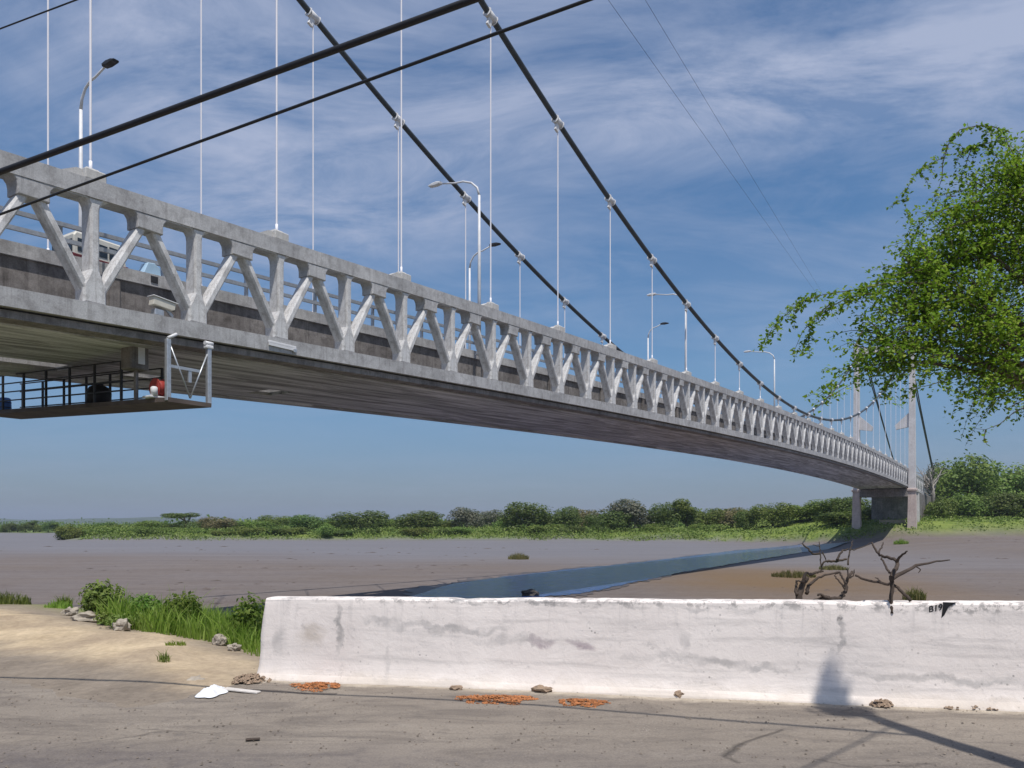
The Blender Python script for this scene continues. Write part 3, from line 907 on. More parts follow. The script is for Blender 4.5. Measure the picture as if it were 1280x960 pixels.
def mat_soffit():
    s = N('stained_bridge_soffit'); p = s.objco()
    a = s.noise(s.mapping(p, (.055, .75, 1)), 1.3, 9, .66, 2.2)
    b = s.noise(s.mapping(p, (.075, .85, 1)), 1.6, 9, .68, 1.8)
    f = s.noise(p, 14, 6, .65)
    c = s.mix(s.ramp(a, [(.34, 0.), (.66, 1.)]), (.32, .325, .335), (.70, .70, .73))
    c = s.mix(s.math('MULTIPLY', s.ramp(b, [(.47, 0.), (.57, 1.)]), .62), c, (.13, .125, .125))
    c = s.mix(.3, c, s.ramp(f, [(.25, .2), (.8, .9)]), 'OVERLAY')
    return s.principled(c, .9, s.bump(s.math('ADD', a, s.math('MULTIPLY', f, .3)), .5, .03), .15)


M['soffit'] = mat_soffit()
bm = bmesh.new()
sweep(bm, K0 - .5, KEND, .5, 5.1, -.27, -.14)
for a_, b_ in [(K0 - .5, -1.2), (.85, 1.45), (1.95, 3.35), (3.75, KEND)]:
    sweep(bm, a_, b_, 5.102, 6.6, -.268, -.142, step=.5)
sweep(bm, K0 - .5, KEND, 6.602, 8.05, -.27, -.14)
sweep(bm, K0 - .5, KEND, 7.75, 8.25, -.34, -.225)
obj('soffit', bm, M['soffit'], bridge)
for w0, sg in ((1.4, 1), (6.6, -1)):
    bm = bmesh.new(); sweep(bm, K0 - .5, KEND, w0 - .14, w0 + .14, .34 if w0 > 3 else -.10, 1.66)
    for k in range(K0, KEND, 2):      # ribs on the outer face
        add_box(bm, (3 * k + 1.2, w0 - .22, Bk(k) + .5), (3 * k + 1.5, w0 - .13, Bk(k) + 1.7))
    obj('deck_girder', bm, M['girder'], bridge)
    bm = bmesh.new(); sweep(bm, K0 - .5, KEND, w0 - .24, w0 + .22, 1.62, 1.97); obj('kerb_beam', bm, M['conc'], bridge)
    bm = bmesh.new()
    sweep(bm, K0 - .5, KEND, w0 - .05, w0 + .03, 2.33, 2.44); sweep(bm, K0 - .5, KEND, w0 - .05, w0 + .03, 2.74, 2.85)
    for k in range(K0, KEND):
        add_box(bm, (3 * k - .05, w0 + .03, Bk(k) + 1.96), (3 * k + .05, w0 + .12, Bk(k) + 2.88))
    obj('guard_rail', bm, M['galv'], bridge)
bm = bmesh.new(); sweep(bm, K0 - .5, KEND, 1.55, 6.45, 1.30, 1.72); obj('road_deck', bm, M['asphalt'], bridge)

# main cables, clamps, hangers and their anchor blocks
for side, w0, first in (('near', 0.0, -2), ('far', 8.0, -1)):
    bm = bmesh.new()
    ks = np.linspace(-2.9, KTOWER, 90)
    add_tube(bm, [(3 * k, w0, Ck(k)) for k in ks], .135, 10)
    ztop = Ck(KTOWER)
    add_tube(bm, [(3 * KTOWER, w0 - .22, ztop), (3 * 60, w0 - .22, EYE + 24.4), (3 * 74, w0 - .22, EYE + 5.5)], .12, 8)
    add_tube(bm, [(3 * KTOWER, w0 + .3, ztop), (3 * 61.5, w0 + .3, EYE + 24.0), (3 * 75.5, w0 + .3, EYE + 5.5)], .12, 8)
    cab = obj('main_cable', bm, M['cable'], bridge)
    cl_m = hg_m = None
    for k in range(first, 53, 2):
        zc, zt = Ck(k), Tk(k)
        if zc - zt < .15: continue
        b1 = bmesh.new()
        add_tube(b1, [(-.24, 0, -.03), (.24, 0, .03)], .185, 10)
        add_tube(b1, [(-.30, 0, -.035), (-.26, 0, -.03)], .22, 10); add_tube(b1, [(.26, 0, .03), (.30, 0, .035)], .22, 10)
        add_box(b1, (-.14, -.06, -.55), (.14, .06, -.1), .015)
        o = obj('cable_clamp', b1, M['white_steel'], cab)
        sl = (Ck(k + .5) - Ck(k - .5)) / 3
        o.location = (3 * k, w0, zc); o.rotation_euler = (0, -math.atan(sl), 0)
        b2 = bmesh.new()
        for du in (0.0,):
            add_tube(b2, [(du, 0, zt + .1 + (zc - .28 - zt) * q_ / 40) for q_ in range(41)], .031, 8)
            add_tube(b2, [(du, 0, zt + .22), (du, 0, zt + .55)], .042, 8)
        o = obj('hanger', b2, M['white_rope'], bridge); o.location = (3 * k, w0, 0)
        b3 = bmesh.new()
        add_box(b3, (-.28, -.27, -.02), (.28, .27, .26), .03)
        add_prism(b3, [(-.95, -.06), (-.28, -.06), (-.28, .2), (-.45, .2)], -.16, .16)
        add_box(b3, (-.17, -.12, .255), (.17, .12, .34), .02)
        o = obj('anchor_block', b3, M['conc2'], bridge); o.location = (3 * k, w0, zt)

# far tower
bm = bmesh.new()
zd = Bk(KTOWER)
tower = None
def taper(bm, w, u, z0, z1, hw0, hu0, hw1, hu1):
    q = []
    for z, a, b in ((z0, hw0, hu0), (z1, hw1, hu1)):
        q.append([bm.verts.new((u + sx * b, w + sy * a, z)) for sx, sy in ((-1, -1), (1, -1), (1, 1), (-1, 1))])
    for j in range(4): bm.faces.new((q[0][j], q[0][(j + 1) % 4], q[1][(j + 1) % 4], q[1][j]))
    bm.faces.new(q[0][::-1]); bm.faces.new(q[1])
UT = 3 * KTOWER
add_box(bm, (UT - .6, -.9, EYE + 33.4), (UT + .6, 8.9, EYE + 34.6), .05)
tower = obj('tower', bm, M['tower'], bridge)
for w0 in (-.95, 8.95):
    bm = bmesh.new()
    taper(bm, w0, UT, zd - .5, Ck(KTOWER) + .6, .62, .72, .42, .55)
    obj('leg', bm, M['tower'], tower)
    bm = bmesh.new()
    taper(bm, w0, UT, -2.6, zd - .48, .85, .9, .62, .72)
    add_box(bm, (UT - .95, w0 - .85, zd - .8), (UT + .95, w0 + .85, zd - .3), .08)
    obj('leg_base', bm, M['pink'], tower)
    sg = 1 if w0 < 0 else -1
    bm = bmesh.new()
    add_prism(bm, [(w0 + sg * .45, EYE + 18.6), (w0 + sg * .45, EYE + 21.4), (w0 + sg * 3.0, EYE + 19.0), (w0 + sg * 2.8, EYE + 18.2)][::1], UT - .35, UT + .35, 'x')
    obj('bracket', bm, M['tower'], tower)
bm = bmesh.new(); add_box(bm, (UT - .9, -.3, zd - 1.9), (UT + .9, 8.3, zd - .36), .06); obj('crossbeam', bm, M['girder'], tower)
# pier wall and bank seat behind the tower
bm = bmesh.new(); add_box(bm, (UT + 2.2, .6, -3), (UT + 3.4, 5.2, 2.4), .05); add_box(bm, (UT + 1.9, .2, -3), (UT + 3.7, 7.6, -.4), .05)
obj('pier_wall', bm, M['beige'], bridge)
bm = bmesh.new(); taper(bm, -.9, UT + 6.5, -3, zd - .4, .65, .65, .5, .5); add_box(bm, (UT + 5.8, -1.5, zd - .8), (UT + 7.2, 8.6, zd - .31), .04)
obj('pier_column', bm, M['tower'], bridge)
bm = bmesh.new(); add_box(bm, (3 * 57.5, -.4, -3), (3 * 72, 8.4, Bk(57.5) - .34), .05); obj('abutment', bm, M['girder'], bridge)  # dark girder colour stands in for the shade under the deck
bm = bmesh.new(); add_box(bm, (3 * 73.2, -1.0, -1), (3 * 76.5, .9, EYE + 5.8), .1); add_box(bm, (3 * 73.2, 7.2, -1), (3 * 76.5, 9.2, EYE + 5.8), .1)
obj('anchorage', bm, M['conc'], bridge)


# ================================================================== STREET LAMPS ON THE BRIDGE
def bw(u, wv, z):
    p = P0 + D * u + A * wv
    return Vector((p.x, p.y, z))


def lamp(name_label, px, wv, headpx, ztop_rel_y, arm, dirn, dark=False):
    k = near_uv_of_px(px, wv); base = bw(3 * k, wv, Bk(k) + 1.66)
    t = empty('street_lamp', base, BROT)
    tag(t, name_label, 'street lamp', 'street lamps along the bridge deck')
    Y = base.y; H = EYE + (HZ - ztop_rel_y) / F * Y - base.z
    bm = bmesh.new()
    add_tube(bm, [(0, 0, 0), (0, 0, H * .5), (0, 0, H - 1.0)], [.085, .07, .055], 8)
    add_box(bm, (-.14, -.14, -.03), (.14, .14, .04), .01)
    obj('pole', bm, M['white_steel'], t)
    bm = bmesh.new()
    pts = [(0, 0, H - 1.0)] + [(0, dirn * arm * (1 - math.cos(R(a))) * .55, H - 1.0 + .85 * math.sin(R(a))) for a in (25, 50, 75, 95)] + [(0, dirn * arm, H + .02)]
    add_tube(bm, pts, [.055, .05, .045, .042, .04, .036], 8)
    obj('arm', bm, M['white_steel'], t)
    bm = bmesh.new()
    y0 = dirn * arm
    prof_ = [(0, .05), (.25, .09), (.5, .07), (.72, 0), (.66, -.06), (.3, -.085), (.02, -.05)]
    add_prism(bm, [(y0 + dirn * (a - .05), H + .05 + b) for a, b in prof_], -.12, .12, 'x', .03)
    obj('lamp_head', bm, M['darksteel'] if dark else M['white_steel'], t)  # far-side heads coloured dark to stand in for their shade
    return t


lamp('near side lamp with its white arm over the road left of the sagging far cable', 599, .55, 548, 216, 2.2, 1)
lamp('near side lamp farther along, white arm just under the near cable', 857, .55, 818, 362, 2.3, 1)
lamp('smallest near side lamp, far along the bridge before the tree branches', 968, .55, 950, 436, 2.3, 1)
lamp('far side lamp at upper left with dark head turned towards the near truss', 101, 7.5, 150, 101, 1.5, -1, True)
lamp('far side lamp whose dark head shows just under the sagging far cable', 587, 7.5, 620, 314, 1.5, -1, True)
lamp('far side lamp low on the right with a small dark head', 810, 7.5, 824, 408, 1.2, -1, True)

# ================================================================== CAMERA, BRACKET, BOX ON THE TRUSS
k_ = near_uv_of_px(205, -.1)
cc = empty('security_camera', bw(3 * k_, -.05, Bk(k_) + CB), BROT); tag(cc, 'white box security camera on the bottom chord of the near truss', 'camera')
bm = bmesh.new()
add_prism(bm, [(-.36, .25), (.22, .25), (.30, .30), (.30, .47), (-.36, .47)], -.13, .11, 'y', .015)
bmesh.ops.rotate(bm, verts=bm.verts, cent=(0, 0, .3), matrix=Matrix.Rotation(R(6), 3, 'Y')); obj('housing', bm, M['cream'], cc)
bm = bmesh.new(); add_box(bm, (-.40, -.16, .475), (.36, .14, .50), .008, Matrix.Rotation(R(6), 3, 'Y'), Vector((0, 0, .3))); obj('sun_hood', bm, M['white_steel'], cc)
bm = bmesh.new(); add_tube(bm, [(.29, -.01, .33), (.335, -.01, .325)], .085, 12); obj('lens', bm, M['glass'], cc)
bm = bmesh.new(); add_tube(bm, [(.28, .02, -.02), (.28, .02, .12), (.1, 0, .27)], .05, 8); add_box(bm, (-.3, -.1, .02), (-.02, .1, .2), .02); obj('bracket', bm, M['galv'], cc)

k_ = near_uv_of_px(352, -.25)
lb = empty('cable_tray', bw(3 * k_, -.26, Bk(k_) + .1), BROT); tag(lb, 'short white tray bolted to the bottom chord under the second hanger', 'cable tray')
bm = bmesh.new(); add_box(bm, (-.55, -.06, .12), (.55, .05, .19), .01); add_box(bm, (-.55, -.06, .04), (.55, -.03, .12)); obj('tray', bm, M['white_steel'], lb)
bm = bmesh.new(); add_box(bm, (.42, -.1, -.02), (.54, .055, .10), .01); obj('end_cap', bm, M['galv'], lb)

k_ = near_uv_of_px(187, 1.4)
jb = empty('junction_box', bw(3 * k_, 1.40, Bk(k_) + 1.97), BROT); tag(jb, 'pale blue box with sloping lid sitting on the concrete kerb of the bridge', 'box')
bm = bmesh.new(); add_prism(bm, [(-.30, 0), (.26, 0), (.22, .24), (.05, .34), (-.16, .32)], -.18, .16, 'y', .015); obj('lid', bm, M['paleblue'], jb)
bm = bmesh.new(); add_box(bm, (-.12, -.262, -.25), (.10, -.238, -.06), .004); obj('panel', bm, M['darksteel'], jb)

# ================================================================== VEHICLE ON THE DECK
k_ = near_uv_of_px(112, 4.6)
van = empty('minibus', bw(3 * k_, 4.6, Bk(k_) + 1.72), BROT); VS = .72; tag(van, 'cream and maroon minibus on the bridge deck behind the near truss', 'minibus')
bm = bmesh.new()
add_prism(bm, [(-1.25, .32), (1.35, .32), (1.40, .75), (1.33, 1.0), (1.12, 1.62), (.95, 1.78), (-1.15, 1.82), (-1.28, 1.7)], -.8, .8, 'y', .05); obj('body', bm, M['cream'], van)
bm = bmesh.new()
add_prism(bm, [(-1.29, .30), (1.36, .30), (1.42, .74), (1.36, 1.16), (-1.30, 1.16)], -.815, .815, 'y', .03); obj('lower_panel', bm, M['maroon'], van)
for x0, x1 in ((-1.1, -.45), (-.36, .3), (.4, 1.0)):
    bm = bmesh.new(); add_prism(bm, [(x0, 1.24), (x1 + (.08 if x0 > .3 else 0), 1.24), (x1, 1.60), (x0, 1.62)], -.822, .822, 'y'); obj('window', bm, M['glass'], van)
bm = bmesh.new(); add_box(bm, (-1.315, -.7, 1.22), (-1.262, .7, 1.58), .01); obj('rear_window', bm, M['glass'], van)
for x0 in (-.85, .85):
    for y0 in (-.72, .72):
        bm = bmesh.new(); add_tube(bm, [(x0, y0 - .1, .3), (x0, y0 + .1, .3)], .3, 16); obj('wheel', bm, M['black'], van)
for o in van.children: o.scale = (.66, .8, 1.02)

# ================================================================== INSPECTION GANTRY UNDER THE DECK
ZG = EYE + 3.44
gk = near_uv_of_px(235, 0)
gp_ = bw(0, 0, ZG)
gan = empty('inspection_gantry', gp_, BROT)
tag(gan, 'dark inspection walkway hung under the bridge with railings and steel end frame', 'gantry')
TILT = .040
def gz(wv): return TILT * wv
u0, u1 = 1.86, 3.14
def gsweep(bm, ua, ub, w0, w1, z0, z1):
    vs_ = [bm.verts.new((u, wv, gz(wv) + z)) for u in (ua, ub) for wv in (w0, w1) for z in (z0, z1)]
    for f in [(0, 1, 3, 2), (4, 6, 7, 5), (0, 4, 5, 1), (2, 3, 7, 6), (0, 2, 6, 4), (1, 5, 7, 3)]: bm.faces.new([vs_[i] for i in f])
bm = bmesh.new(); gsweep(bm, u0 - .04, u1 + .04, -.55, 10.2, -.10, .02)
obj('platform', bm, M['rust'], gan)
for ua in (u0, u1):
    bm = bmesh.new()
    for wv in np.arange(1.7, 10.2, 1.38): gsweep(bm, ua - .03, ua + .03, wv, wv + .06, .02, 1.16)
    for zz in (.30, .58, .86, 1.14): gsweep(bm, ua - .018, ua + .018, 1.72, 10.18, zz, zz + .036)
    obj('railing', bm, M['darksteel'], gan)
for ua in (u0, u1):
    bm = bmesh.new(); add_box(bm, (ua - .065, -.54, -.09), (ua + .065, -.42, 1.58), .012); obj('end_post', bm, M['galv'], gan)
bm = bmesh.new()
um = (u0 + u1) / 2 + .03
add_tube(bm, [(u0 + .06, -.5, 1.42), (um, -.5, .06)], .024, 6); add_tube(bm, [(u1 - .06, -.5, 1.38), (um, -.5, .06)], .024, 6)
obj('brace', bm, M['galv'], gan)
bm = bmesh.new(); add_box(bm, (u0 + .06, -.51, .82), (u1 - .28, -.44, .90)); add_box(bm, (um - .05, -.5, .50), (um + .05, -.45, .82)); obj('crossbar', bm, M['galv'], gan)
bm = bmesh.new(); add_tube(bm, [(u0 - .02, -.5, 1.6), (u0 + .25, -.5, 1.76)], .045, 8)
obj('hook', bm, M['white_steel'], gan)
bm = bmesh.new(); add_tube(bm, [(u1 - .13, -.48, 1.70), (u1 + .13, -.48, 1.70)], .06, 10); add_box(bm, (u1 - .12, -.56, 1.55), (u1 + .12, -.40, 1.64), .02); obj('roller', bm, M['white_steel'], gan)
for wv in (1.15,):
    bm = bmesh.new(); add_box(bm, (u0 - .25, wv - .3, .9), (u0 + .3, wv + .2, 2.0), .03); add_box(bm, (u0 + .02, wv - .1, .0), (u0 + .1, wv, .92)); obj('suspension_box', bm, M['girder'], gan)
    bm = bmesh.new(); add_box(bm, (u0 - .04, wv - .325, 1.05), (u0 + .16, wv - .303, 1.75), .005); obj('white_plate', bm, M['white_steel'], gan)

def on_gantry(u, wv): return bw(u, wv, ZG + gz(wv) + .02)
wz = empty('winch', on_gantry(u0 + .12, .25), BROT); tag(wz, 'red drum winch with white base at the near end of the hanging walkway', 'winch')
bm = bmesh.new(); add_tube(bm, [(-.03, 0, .42), (.25, -.05, .42)], .30, 20); add_tube(bm, [(-.06, 0, .42), (-.02, 0, .42)], .36, 20); add_tube(bm, [(.25, -.05, .42), (.29, -.05, .42)], .36, 20); obj('drum', bm, M['red'], wz)
bm = bmesh.new(); add_box(bm, (-.42, -.3, 0), (.42, .25, .08), .02); obj('base_plate', bm, M['white_steel'], wz)
bm = bmesh.new(); add_tube(bm, [(-.22, -.22, .08), (-.22, -.22, .38), (-.22, -.22, .42)], [.13, .13, .08], 14); obj('motor', bm, M['white_steel'], wz)
for o in wz.children: o.scale = (.72, .72, .74)
tk = empty('water_tank', on_gantry(u0 + .75, 4.2), BROT); tag(tk, 'squat black tank standing midway along the hanging walkway', 'tank')
bm = bmesh.new(); add_tube(bm, [(0, 0, 0), (0, 0, .45), (0, 0, .62), (0, 0, .68)], [.34, .36, .28, .16], 18); obj('body', bm, M['black'], tk)
bm = bmesh.new(); add_tube(bm, [(0, 0, .67), (0, 0, .74)], .13, 14); obj('cap', bm, M['darksteel'], tk)
bb = empty('barrel', on_gantry(u0 + .5, 9.6), BROT); tag(bb, 'blue barrel at the left end of the hanging walkway', 'barrel')
bm = bmesh.new(); add_tube(bm, [(0, 0, 0), (0, 0, .3), (0, 0, .6), (0, 0, .64)], [.26, .29, .26, .2], 18); obj('drum', bm, M['blue'], bb)
bm = bmesh.new(); add_tube(bm, [(0, 0, .2), (0, 0, .23)], .30, 18); add_tube(bm, [(0, 0, .42), (0, 0, .45)], .295, 18); obj('hoop', bm, M['black'], bb)
for o in bb.children: o.scale = (.7, .7, .8)

# ================================================================== OVERHEAD CABLES AND THEIR POLE (pole stands right of the picture)
POLE = Vector((3.80, 3.68, 0)); POLE2 = Vector((11.0, 3.8, 0))
pole = empty('utility_pole', POLE); tag(pole, 'wooden utility pole with a leafy vine at its top, shadowing the wall', 'pole')
bm = bmesh.new(); add_tube(bm, [(0, 0, -.3), (0, .01, 4.5), (-.03, .02, 8.3)], [.115, .10, .08], 12)
add_tube(bm, [(0, 0, .6), (0, 0, .64)], .125, 12)
obj('shaft', bm, M['bark'], pole)
pts, nrm = crown_points([(-.05, 0, 7.87, .24, .23, .30), (-.02, 0, 8.27, .15, .14, .26), (-.12, 0, 7.57, .24, .22, .26), (.0, 0, 8.62, .06, .05, .18), (.03, 0, 7.72, .17, .16, .2)], 1100, .1)
v, f = leaf_quads(pts, nrm, rng.uniform(.05, .11, len(pts)), .7)
obj_np('vine', v, f, M['leaf_dark'], pole)


pole2 = empty('utility_pole', POLE2); tag(pole2, 'bare wooden utility pole holding the two thinner overhead cables', 'pole')
bm = bmesh.new(); add_tube(bm, [(0, 0, -.3), (0, 0, 4.5), (0, 0, 9.2)], [.13, .11, .085], 12); obj('shaft', bm, M['bark'], pole2)
bm = bmesh.new(); add_box(bm, (-.6, -.05, 8.6), (.6, .05, 8.72), .01); obj('crossarm', bm, M['bark'], pole2)


def wire(label, pts, r, cat='cable'):
    """hanging wire through given points (smoothly sampled)"""
    bm = bmesh.new(); P_ = [Vector(p) for p in pts]
    n = 40; out = []
    a, b, c = P_[0], P_[1], P_[-1]
    for i in range(n + 1):
        t = i / n
        out.append(a.lerp(b, t * 2) if len(P_) == 3 and t < .5 else (b.lerp(c, t * 2 - 1) if len(P_) == 3 else a.lerp(c, t)))
    sag = .16
    if len(P_) == 2:
        for i, p in enumerate(out):
            t = i / n; p.z -= sag * 4 * t * (1 - t) * .5
    add_tube(bm, out, r, 8)
    return tag(obj('overhead_cable', bm, M['wire'], smooth=False), label, cat, 'overhead cables crossing the sky')


def ext(p, q, t): return p + (q - p) * t
a, b = P(0, 215, 6.34), P(590, 0, 5.22)
wire('thickest black overhead cable crossing in front of the left truss', [ext(a, b, -2.2), ext(a, b, 1.25), Vector((POLE.x, POLE.y, ext(a, b, 2.1).z))], .0235)
a, b = P(0, 268, 14), P(735, 0, 9.0)
wire('thinner black overhead cable just below the thickest one', [ext(a, b, -1.2), ext(a, b, 1.2), Vector((POLE2.x, POLE2.y, 8.1))], .021)
a, b = P(0, 36, 12), P(95, 0, 11.3)
wire('thin wire cutting the top left corner of the sky', [ext(a, b, -12), ext(a, b, 1.5), Vector((POLE2.x, POLE2.y, 8.9))], .011)
wire('service cable running back from the pole over the camera', [Vector((POLE.x, POLE.y, 6.55)), Vector((-1.6, -1.8, 6.8))], .014)
# two hair-thin wires far up at the right
TT = bw(3 * KTOWER, 8.95, EYE + 34.5)
a = P(808, 0, 26); wire('right one of two faint thin wires high in the sky', [ext(a, TT, -.3), TT], .006)
a = P(762, 0, 26); wire('left one of two faint thin wires high in the sky', [ext(a, TT, -.3), TT], .006)

# ================================================================== FOREGROUND TREE (right)
TB = Vector((9.6, 11.6, float(terrain_h(9.6, 11.6))))
tree = empty('acacia_tree', TB); tag(tree, 'bright green feathery tree leaning in from the right edge with drooping sprays', 'tree')
bm = bmesh.new(); twig_bm = bmesh.new()
leafC, leafN, leafS = [], [], []
def to_local(p): return Vector(p) - TB
def bez(p0, p1, p2, n=14):
    return [(p0 * (1 - t) ** 2 + p1 * 2 * t * (1 - t) + p2 * t * t) for t in [i / n for i in range(n + 1)]]
add_tube(bm, [(0, 0, -.3), (-.1, .05, 1.0), (-.25, .0, 2.0), (-.5, -.1, 2.9)], [.34, .27, .23, .19], 12)
fork = Vector((-.5, -.1, 2.9))
limb_pts = []
crown_c = [(1300, 300, 11.6, 1.25), (1235, 395, 11.3, .95), (1175, 425, 11.2, .55), (1350, 430, 11.8, 1.3), (1275, 235, 11.5, .72), (1260, 450, 11.0, .62), (1195, 340, 11.6, .55), (1135, 450, 11.2, .32), (1420, 300, 12.2, 1.9), (1160, 350, 11.3, .42), (1150, 395, 11.1, .45), (1215, 300, 11.5, .5), (1105, 425, 11.0, .28)]
cents = [to_local(P(px, py, Y)) for px, py, Y, r in crown_c]
for c in cents:
    mid = fork.lerp(c, .5) + Vector((random.uniform(-.2, .2), random.uniform(-.3, .3), .35))
    pl = bez(fork, mid, c, 10); limb_pts.append(pl)
    add_tube(bm, pl, [.10 * (1 - .85 * i / 10) for i in range(11)], 8)
trunk = obj('trunk', bm, M['bark'], tree)


def spray(pl, density=62, spread=.055, leaf=(.042, .085), r0=.012):
    """leafy twig along a polyline (local points)"""
    add_tube(twig_bm, pl, [max(.002, .6 * r0 * (1 - i / len(pl))) for i in range(len(pl))], 5, False)
    L = sum((b - a).length for a, b in zip(pl, pl[1:]))
    n = max(6, int(L * density))
    seg = np.array([[*p] for p in pl]); t = np.linspace(0, len(pl) - 1.001, n) + rng.uniform(-.2, .2, n); t = np.clip(t, 0, len(pl) - 1.001)
    i = t.astype(int); fr = (t - i)[:, None]
    c = seg[i] * (1 - fr) + seg[i + 1] * fr
    off = rng.normal(size=(n, 3)) * spread; off[:, 2] -= spread * .3
    leafC.append(c + off); leafN.append(np.array([0, -.15, .8]) + rng.normal(size=(n, 3)) * .6); leafS.append(rng.uniform(leaf[0], leaf[1], n))


# twigs fanning out of every part of the crown
for c, (px, py, Y, r) in zip(cents, crown_c):
    cnt = int(104 * r ** 1.7) + 10
    for _ in range(cnt):
        d = Vector((random.gauss(-.25, 1), random.gauss(0, 1), random.gauss(.05, 1))).normalized()
        st = c + d * r * random.uniform(.05, .85)
        out_d = (d + Vector((-.45, 0, .25)) + Vector((random.gauss(0, .35), random.gauss(0, .35), random.gauss(0, .3)))).normalized()
        ln = random.uniform(.35, .85) * (.6 + .4 * r)
        e = st + out_d * ln + Vector((0, 0, -.22 * ln))
        mid = st + out_d * ln * .55 + Vector((0, 0, .12 * ln))
        pl = bez(st, mid, e, 6)
        spray(pl, 74, .06)
# the long arching and hanging sprays on the outline
traced = [
    ([(1262, 165), (1240, 158), (1222, 157), (1200, 162), (1186, 180), (1178, 197), (1160, 207), (1143, 219), (1133, 238), (1131, 255), (1137, 276)], 11.3, 52, .024),
    ([(1185, 182), (1178, 205), (1178, 222), (1172, 238), (1164, 249)], 11.3, 45, .022),
    ([(1262, 172), (1238, 178), (1215, 184), (1198, 192)], 11.4, 70, .03),
    ([(1215, 184), (1209, 200), (1206, 212)], 11.4, 45, .02),
    ([(1195, 245), (1182, 245), (1186, 238)], 11.4, 55, .035),
    ([(1230, 250), (1195, 258), (1165, 266), (1150, 282), (1140, 300), (1132, 325), (1122, 340)], 11.2, 75, .05),
    ([(1215, 275), (1180, 288), (1155, 305), (1140, 330), (1127, 350)], 11.2, 80, .055),
    ([(1185, 330), (1140, 340), (1110, 345), (1090, 358), (1070, 370)], 11.0, 70, .045),
    ([(1170, 355), (1120, 352), (1070, 362), (1030, 368), (1000, 378), (975, 400), (958, 420), (950, 436)], 10.9, 82, .045),
    ([(1100, 365), (1060, 372), (1035, 385), (1016, 405), (1010, 425), (1012, 444)], 10.9, 72, .038),
    ([(1040, 378), (1020, 395), (1003, 415), (990, 445)], 10.9, 50, .025),
    ([(1180, 400), (1130, 408), (1090, 430), (1070, 455), (1042, 475), (1020, 497)], 10.9, 85, .055),
    ([(1150, 425), (1110, 440), (1085, 460), (1065, 480), (1018, 505)], 10.8, 78, .05),
    ([(1130, 440), (1100, 455), (1092, 480)], 10.9, 70, .04),
    ([(1080, 410), (1070, 430), (1062, 452)], 10.9, 75, .045),
    ([(1180, 440), (1140, 460), (1110, 478), (1105, 500)], 10.9, 55, .035),
    ([(1240, 450), (1200, 470), (1160, 482), (1125, 487)], 10.9, 80, .06),
    ([(1290, 470), (1260, 490), (1225, 492), (1190, 488)], 10.8, 80, .06),
    ([(1300, 490), (1270, 505), (1255, 512)], 10.7, 60, .05),
    ([(1290, 505), (1268, 515), (1250, 530), (1232, 537), (1212, 535)], 10.6, 22, .02),
    ([(1232, 537), (1230, 548), (1234, 556)], 10.6, 28, .015),
    ([(1300, 440), (1262, 470), (1235, 495), (1220, 520)], 10.9, 20, .03),
]
for pxs, Y, den_, sp_ in traced:
    pl = [to_local(P(x, y, Y + .02 * i)) for i, (x, y) in enumerate(pxs)]
    spray(pl, den_, sp_, r0=.014)
    if len(pl) > 3 and den_ > 50:      # leafy side shoots
        for _ in range(len(pl) * 2):
            i = random.randrange(0, len(pl) - 1); p0 = pl[i].lerp(pl[i + 1], random.random())
            e = p0 + Vector((random.gauss(-.05, .14), random.gauss(0, .12), random.gauss(-.12, .1)))
            spray([p0, p0.lerp(e, .5) + Vector((0, 0, .03)), e], den_, sp_ * .7, r0=.005)
obj('twigs', twig_bm, M['bark'], tree)
Cc = np.concatenate(leafC); Nn = np.concatenate(leafN); Ss = np.concatenate(leafS)
v, f = leaf_quads(Cc, Nn, Ss, .62)
obj_np('foliage', v, f, M['leaf_near'], tree)

# ================================================================== FAR BANK TREES
protos = {}
def proto(kind, matk, seed):
    key = (kind, matk, seed)
    if key not in protos:
        t, c = make_tree_meshes(kind, M[matk], M['palebark'] if matk == 'leaf_grey' else M['bark'], seed)
        protos[key] = (t.data, c.data)
        bpy.data.objects.remove(t); bpy.data.objects.remove(c)
    return protos[key]


